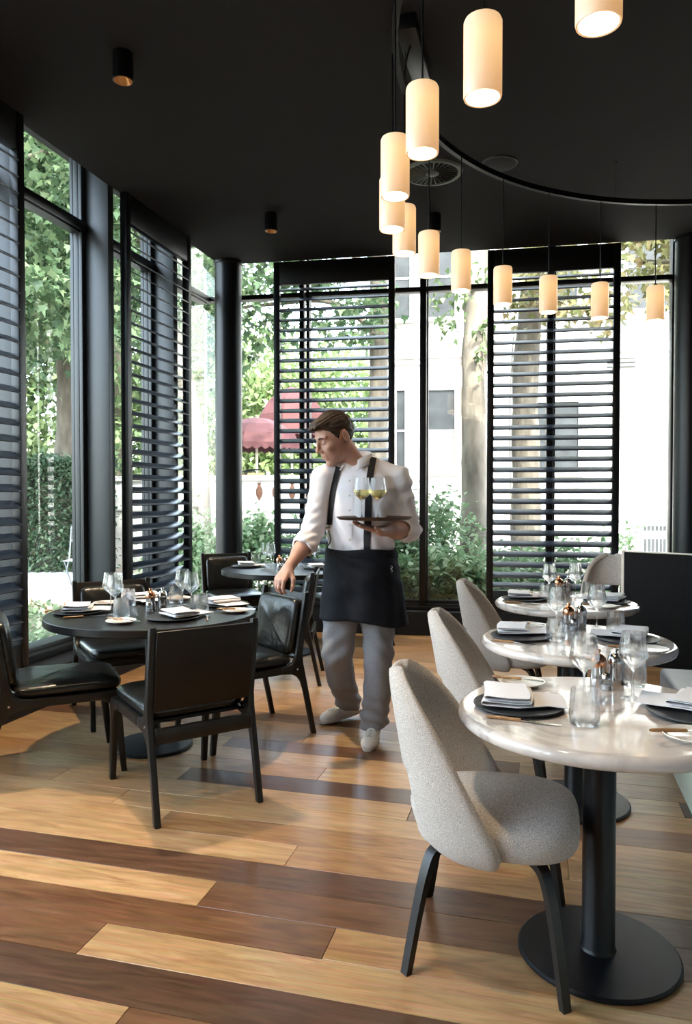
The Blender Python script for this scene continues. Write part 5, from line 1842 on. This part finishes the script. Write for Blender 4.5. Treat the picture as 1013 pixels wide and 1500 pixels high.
S_.cap(np.array(R_EL) * 0.80 + np.array(R_WR) * 0.20, rc, 0.066, 0.062, 0.008)
lc_ = np.array(L_EL) * 0.80 + np.array(L_WR) * 0.20
S_.chain([L_SH, L_EL], [0.072, 0.068], 0.03)
S_.cap(L_EL, lc_, 0.066, 0.060, 0.03)
S_.cap(np.array(L_EL) * 0.92 + np.array(L_WR) * 0.08, lc_, 0.069, 0.064, 0.006)
# open the cuffs where the forearms come out, and the neck
def cut_after(F, p, d, m=0.11):
    p, d = np.array(p), nrm(d)
    sl, X, Y, Z = F.block(p - m, p + m, 0)
    q = (X - p[0]) * d[0] + (Y - p[1]) * d[1] + (Z - p[2]) * d[2]
    rad = np.sqrt((X - p[0]) ** 2 + (Y - p[1]) ** 2 + (Z - p[2]) ** 2)
    c = np.maximum(-q, rad - m + 0.01)
    F.F[sl] = np.maximum(F.F[sl], -c.astype(np.float32))
dR, dL = nrm(np.array(R_WR) - R_EL), nrm(np.array(L_WR) - L_EL)
cut_after(S_, rc + dR * 0.012, dR, 0.10)
cut_after(S_, lc_ + dL * 0.015, dL, 0.085)
S_.cap((-0.060, -0.108, 1.518), (-0.022, -0.070, 1.640), 0.020, 0.080, 0.006, sub=True)
S_.cap(rc - dR * 0.02, rc + dR * 0.05, 0.047, 0.047, 0.004, sub=True)
S_.cap(lc_ - dL * 0.02, lc_ + dL * 0.05, 0.047, 0.047, 0.004, sub=True)
V, Q = S_.surface()
V = relax(V, Q, 2, 0.5)
N = normals(V, Q)
x, y, z = V.T
arm_r = np.clip((-x - 0.17) / 0.05, 0, 1)
arm_l = np.clip((x - 0.20) / 0.05, 0, 1)
tor = 1 - np.maximum(arm_r, arm_l)
fold = arm_r * ((0.0045 * np.sin(70 * z + 40 * x + 3 * np.sin(25 * y)) + 0.003 * np.sin(113 * z - 61 * x + 41 * y)) * np.clip((1.42 - z) / 0.2, 0.25, 1)) \
    + arm_l * (0.0042 * np.sin(62 * z - 45 * x + 30 * y) + 0.0030 * np.sin(101 * z + 37 * x - 53 * y + 1.0)) \
    + tor * (0.0065 * np.sin(55 * x + 9 * z + 2.2 * np.sin(11 * z)) * np.clip((1.40 - z) / 0.25, 0.15, 1) + 0.006 * np.sin(48 * z - 30 * np.abs(x)) * np.clip((1.20 - z) / 0.12, 0, 1)
             + 0.004 * np.sin(60 * (z + 0.9 * x)) * np.exp(-((x - 0.15) / 0.07) ** 2 - ((z - 1.30) / 0.12) ** 2))
V = V + N * fold[:, None]
shirt_me = field_mesh('shirt', V, Q, 'shirt_white')
shirt = link('shirt', shirt_me, body)
from mathutils.bvhtree import BVHTree
shirt_tree = BVHTree.FromPolygons([tuple(v) for v in V], [tuple(f) for f in Q])


def on_shirt(x, z, off):
    h = shirt_tree.ray_cast(Vector((x, -1.0, z)), Vector((0, 1, 0)))
    p, n = h[0], h[1]
    if p is None:
        return None
    return p + n * off


def ribbon(pts, w, off, mat, name, parent, thick=0.003):
    P = smooth_path([(a, 0, b) for a, b in pts], 8)
    rows = []
    for i, p in enumerate(P):
        t = (P[min(i + 1, len(P) - 1)] - P[max(i - 1, 0)]).normalized()
        sd = Vector((t.z, 0, -t.x))
        row = [on_shirt(p.x + sd.x * w * q, p.z + sd.z * w * q, off) for q in (-0.5, -0.17, 0.17, 0.5)]
        if all(r is not None for r in row):
            rows.append(row)
    # even out along the strap
    for _ in range(3):
        for i in range(1, len(rows) - 1):
            for j in range(4):
                rows[i][j].y = min(rows[i][j].y, 0.25 * rows[i - 1][j].y + 0.5 * rows[i][j].y + 0.25 * rows[i + 1][j].y)
    vs = [p for r in rows for p in r] + [p + Vector((0, thick + 0.006, 0)) for r in rows for p in r]
    n, o = len(rows), len(rows) * 4
    fs = []
    for i in range(n - 1):
        for j in range(3):
            a = i * 4 + j
            fs.append((a, a + 4, a + 5, a + 1))
            fs.append((o + a, o + a + 1, o + a + 5, o + a + 4))
        for j in (0, 3):
            a = i * 4 + j
            q = (a, o + a, o + a + 4, a + 4)
            fs.append(q if j == 0 else q[::-1])
    fs.append((0, 1, 2, 3, o + 3, o + 2, o + 1, o))
    e = (n - 1) * 4
    fs.append((e + 3, e + 2, e + 1, e, o + e, o + e + 1, o + e + 2, o + e + 3))
    return part(name, MB().add(vs, fs), mat, parent, smooth=50)


ribbon([(-0.112, 1.535), (-0.130, 1.47), (-0.150, 1.37), (-0.165, 1.22), (-0.170, 1.075)], 0.034, 0.005, 'strap_black', 'suspender', body)
ribbon([(0.078, 1.590), (0.066, 1.53), (0.052, 1.44), (0.046, 1.30), (0.042, 1.16), (0.040, 1.07)], 0.036, 0.005, 'strap_black', 'suspender', body)
ribbon([(-0.052, 1.50), (-0.050, 1.40), (-0.052, 1.25), (-0.062, 1.08)], 0.032, 0.0015, 'shirt_white', 'placket', shirt, 0.001)
for z_ in (1.46, 1.38, 1.30, 1.22, 1.14):
    p = on_shirt(-0.052, z_, 0.004)
    part('button', MB().lathe([(0.0055, -0.001), (0.0055, 0.001), (0.0005, 0.0015)], 12, Matrix.Translation(p) @ Matrix.Rotation(R(90), 4, 'X')), 'porcelain', shirt)
for x_, z_ in ((-0.167, 1.20), (0.044, 1.215)):
    p = on_shirt(x_, z_, 0.009)
    part('buckle', MB().box((-0.021, -0.002, -0.009), (0.021, 0.003, 0.009), Matrix.Translation(p), bevel=0.001), 'steel', body)
part('brace_loop', MB().tube(smooth_path([(-0.168, -0.118, 1.19), (-0.155, -0.150, 1.14), (-0.172, -0.155, 1.10), (-0.150, -0.150, 1.06), (-0.135, -0.140, 1.085)], 6), 0.0035, 6), 'strap_black', body)

# collar: stand and turned-down fall, open at the throat
cb = MB()
cn = 40
cc = np.array([-0.006, 0.012, 0.0])
face = nrm((-0.42, -0.90, 0))
ang0 = math.atan2(face[1], face[0])
vs, fs = [], []
for i in range(cn + 1):
    q = i / cn
    a = ang0 + R(22) + (2 * math.pi - R(44)) * q
    fr = abs(2 * q - 1) ** 6
    back_ = 0.5 - 0.5 * math.cos(2 * math.pi * q)
    rows = [(0.066, 1.555 - 0.020 * fr), (0.071, 1.590 + 0.030 * back_ - 0.020 * fr), (0.074, 1.600 + 0.032 * back_ - 0.025 * fr), (0.082, 1.592 + 0.028 * back_ - 0.03 * fr), (0.099 + 0.036 * fr, 1.556 + 0.012 * back_ - 0.040 * fr)]
    for r_c, z_c in rows:
        vs.append((cc[0] + r_c * math.cos(a), cc[1] + r_c * math.sin(a), z_c))
for i in range(cn):
    for j in range(4):
        a = i * 5 + j
        fs.append((a, a + 5, a + 6, a + 1))
o = part('collar', cb.add(vs, fs), 'shirt_white', shirt, smooth=70)
sm = o.modifiers.new('thickness', 'SOLIDIFY')
sm.thickness = 0.003
sm.offset = 0

# trousers
T_ = Field((-0.27, -0.20, 0.03), (0.26, 0.52, 1.10), 0.006)
T_.loft([(0.80, 0.010, 0.0, 0.172, 0.118), (0.92, 0.010, 0, 0.180, 0.125), (1.06, 0.008, 0, 0.160, 0.115)], TR, 0.03)
T_.chain([(0.095, 0.0, 0.86), (0.103, -0.015, 0.70), (0.108, -0.035, 0.50), (0.106, -0.01, 0.30), (0.088, 0.03, 0.12), (0.082, 0.035, 0.075)], [0.104, 0.098, 0.084, 0.078, 0.072, 0.070], 0.02)
T_.chain([(-0.082, 0.0, 0.86), (-0.100, -0.005, 0.70), (-0.122, -0.010, 0.50), (-0.105, 0.12, 0.33), (-0.062, 0.31, 0.155), (-0.052, 0.345, 0.125)], [0.098, 0.094, 0.084, 0.078, 0.070, 0.068], 0.02)
def cut_below(F, p, d, m):
    cut_after(F, p, d, m)
cut_below(T_, (0.080, 0.036, 0.068), (0.0, 0.0, -1), 0.12)
dRt = nrm((0.05, 0.75, -0.66))
cut_below(T_, (-0.050, 0.352, 0.118), dRt, 0.12)
V, Q = T_.surface()
V = relax(V, Q, 2, 0.5)
N = normals(V, Q)
x, y, z = V.T
low = np.clip((0.30 - z) / 0.2, 0, 1)
kn = np.exp(-((z - 0.52) / 0.12) ** 2)
fold = (0.0032 * np.sin(60 * z + 50 * np.where(x > 0, x, -x) + 20 * y)) * (0.25 + kn) + low * 0.007 * np.sin(95 * z + 25 * x + 18 * y) + 0.004 * np.sin(45 * x + 6 * z)
V = V + N * fold[:, None]
link('trousers', field_mesh('trousers', V, Q, 'trouser_grey'), body)

# apron: a wrapped sheet with soft pleats
ap = MB()
na, nz = 120, 26
vs, fs = [], []
for j in range(nz + 1):
    q = j / nz
    for i in range(na):
        a = 2 * math.pi * i / na
        rx = 0.194 + 0.050 * q ** 0.9
        ry = 0.140 + 0.040 * q
        w = q * (0.007 * math.sin(5 * a + 1.0) + 0.005 * math.sin(9 * a + 2 * q)) + 0.006 * math.sin(14 * q + 3 * a) * q * (1 - q) * 2 + 0.004 * math.sin(30 * q - 6 * a) * (1 - q)
        c, s = math.cos(a), math.sin(a)
        px, py = (rx + w) * c, (ry + w) * s
        X0 = px * math.cos(TR) - py * math.sin(TR)
        Y0 = px * math.sin(TR) + py * math.cos(TR)
        hem = 0.012 * math.sin(3 * a) - 0.075 * X0
        vs.append((0.010 + X0 + 0.010 * q, Y0, 1.080 - 0.395 * q + q * hem + 0.004 * math.sin(4 * a) * (1 - q)))
for j in range(nz):
    for i in range(na):
        i2 = (i + 1) % na
        fs.append((j * na + i, (j + 1) * na + i, (j + 1) * na + i2, j * na + i2))
mk = min((Vector(v) for v in vs if v[1] < 0), key=lambda v: (v.x - 0.172) ** 2 + (v.z - 0.985) ** 2) + Vector((0.002, -0.006, 0))
part('stitched_mark', MB().tube([mk + Vector((0.006 * math.sin(2 * t), 0, 0.016 * math.cos(t))) for t in np.linspace(0, 2 * math.pi, 24)], 0.0013, 6), 'shirt_white', body)
o = part('apron', ap.add(vs, fs), 'apron_black', body, smooth=80)
sm = o.modifiers.new('thickness', 'SOLIDIFY')
sm.thickness = 0.004
sm.offset = 1
tie = MB()
vs, fs = [], []
for i in range(na):
    a = 2 * math.pi * i / na
    for r_a, z_a in ((0.199, 1.086), (0.2005, 1.08), (0.2015, 1.046), (0.199, 1.040)):
        px, py = r_a * math.cos(a), (r_a - 0.052) * math.sin(a)
        vs.append((0.010 + px * math.cos(TR) - py * math.sin(TR), px * math.sin(TR) + py * math.cos(TR), z_a + 0.004 * math.sin(4 * a)))
for i in range(na):
    for j in range(3):
        i2 = (i + 1) % na
        fs.append((i * 4 + j, i * 4 + j + 1, i2 * 4 + j + 1, i2 * 4 + j))
part('waistband', tie.add(vs, fs), 'apron_black', body, smooth=80)


# sneakers
def sneaker(heel, toe, lift):
    heel, toe = np.array(heel, float), np.array(toe, float)
    L = np.linalg.norm(toe - heel)
    M = Matrix.Translation(Vector(heel)) @ Vector(toe - heel).to_track_quat('Y', 'Z').to_matrix().to_4x4()
    F = Field((-0.065, -0.03, -0.005), (0.065, 0.31, 0.13), 0.004)
    F.ell((0, 0.055, 0.045), (0.036, 0.060, 0.048), None, 0.02)
    F.ell((0, 0.15, 0.030), (0.041, 0.115, 0.042), None, 0.03)
    F.ell((0.0, 0.222, 0.030), (0.045, 0.060, 0.032), None, 0.02)
    F.cap((0, 0.045, 0.05), (0, 0.055, 0.095), 0.036, 0.038, 0.02)
    F.cap((0, 0.12, 0.060), (0, 0.075, 0.095), 0.020, 0.024, 0.02)
    F.F = np.maximum(F.F, (0.012 - (F.lo[2] + F.h * np.arange(F.n[2])))[None, None, :].astype(np.float32))
    V, Q = F.surface()
    V = relax(V, Q, 1, 0.4)
    V0 = V
    V = np.array([M @ Vector(v) for v in V])
    sh = link('sneaker', field_mesh('sneaker', V, Q, 'sneaker_white'), body)
    out = []
    for k in range(36):
        a = 2 * math.pi * k / 36
        yy = 0.128 + 0.150 * math.sin(a)
        ww = (0.040 + 0.008 * max(0, math.sin(a))) * (abs(math.cos(a)) ** 0.7) * math.copysign(1, math.cos(a))
        out.append((ww, yy))
    part('sole', MB().prism(out, 0.0, 0.024, 'z', M, bevel=0.004), 'sneaker_sole', sh)
    top = BVHTree.FromPolygons([tuple(v) for v in V0], [tuple(f) for f in Q])

    def up(x, y, off):
        h = top.ray_cast(Vector((x, y, 0.3)), Vector((0, 0, -1)))
        return Vector((x, y, (h[0].z if h[0] is not None else 0.03) + off))

    lb = MB()
    for k in range(5):
        yy = 0.128 + 0.019 * k
        for s_ in (-1, 1):
            lb.tube([up(x_ * s_, yy + 0.012 * (x_ + 0.02) / 0.04, 0.0012) for x_ in (-0.022, -0.012, 0.0, 0.012, 0.022)], 0.0028, 6, M)
    for s_ in (-1, 1):
        lb.tube(smooth_path([up(0, 0.128, 0.003), up(0.016 * s_, 0.140, 0.008), up(0.030 * s_, 0.150, 0.004), up(0.018 * s_, 0.134, 0.006), up(0.002 * s_, 0.128, 0.003)], 5), 0.0020, 6, M)
        lb.tube(smooth_path([up(0, 0.128, 0.004), up(0.020 * s_, 0.150, 0.004), up(0.032 * s_, 0.172, 0.002)], 5), 0.0020, 6, M)
    tg = MB()
    vs_, fs_ = [], []
    for j in range(9):
        yy = 0.112 + 0.014 * j
        for x_ in (-0.014, -0.005, 0.005, 0.014):
            vs_.append(up(x_, yy, 0.0008))
    for j in range(8):
        for i in range(3):
            a_ = j * 4 + i
            fs_.append((a_, a_ + 1, a_ + 5, a_ + 4))
    part('tongue', tg.add(vs_, fs_, M), 'sneaker_tongue', sh)
    part('laces', lb, 'sneaker_white', sh)
    return sh


sneaker((0.090, 0.090, 0.0), (0.040, -0.20, 0.0), 0)
sneaker((0.010, 0.455, 0.030), (-0.240, 0.290, 0.0), 0)
part('sock', MB().tube([(-0.045, 0.36, 0.15), (-0.035, 0.395, 0.095)], [0.050, 0.044], 16), 'sock_dark', body)
part('sock', MB().tube([(0.082, 0.038, 0.11), (0.084, 0.046, 0.06)], [0.050, 0.044], 16), 'sock_dark', body)

# tray and the two glasses of white wine
MW = Matrix.Translation((-0.99, 4.02, 0)) @ Matrix.Rotation(YAW, 4, 'Z')
p = MW @ Vector((0.074, -0.305, 1.2555))
tray = part('serving_tray', MB().lathe([(0.0005, 0.0), (0.180, 0.0), (0.196, 0.013), (0.198, 0.016), (0.195, 0.016), (0.180, 0.006), (0.0005, 0.005)], 56), 'tray_brown', loc=tuple(p))
tag(tray, 'round dark brown serving tray balanced on the hand of the waiter', 'tray')
wine_fill = MB().lathe([(0.0005, 0.1025), (0.014, 0.1062), (0.033, 0.1222), (0.0426, 0.1348), (0.0438, 0.142), (0.0425, 0.149), (0.0005, 0.149)], 32).mesh('white_wine', 'white_wine', 50)
for x_, y_, txt in ((0.010, -0.315, 'glass of white wine on the tray, nearer the shirt buttons'), (0.092, -0.300, 'glass of white wine on the tray, nearer the waiter elbow')):
    p = MW @ Vector((x_, y_, 1.2605))
    t = thing('filled_wine_glass', txt, 'wine glass', tuple(p), 0, 'filled wine glasses on the tray')
    link('bowl_and_stem', wine_me, t)
    link('wine', wine_fill, t)
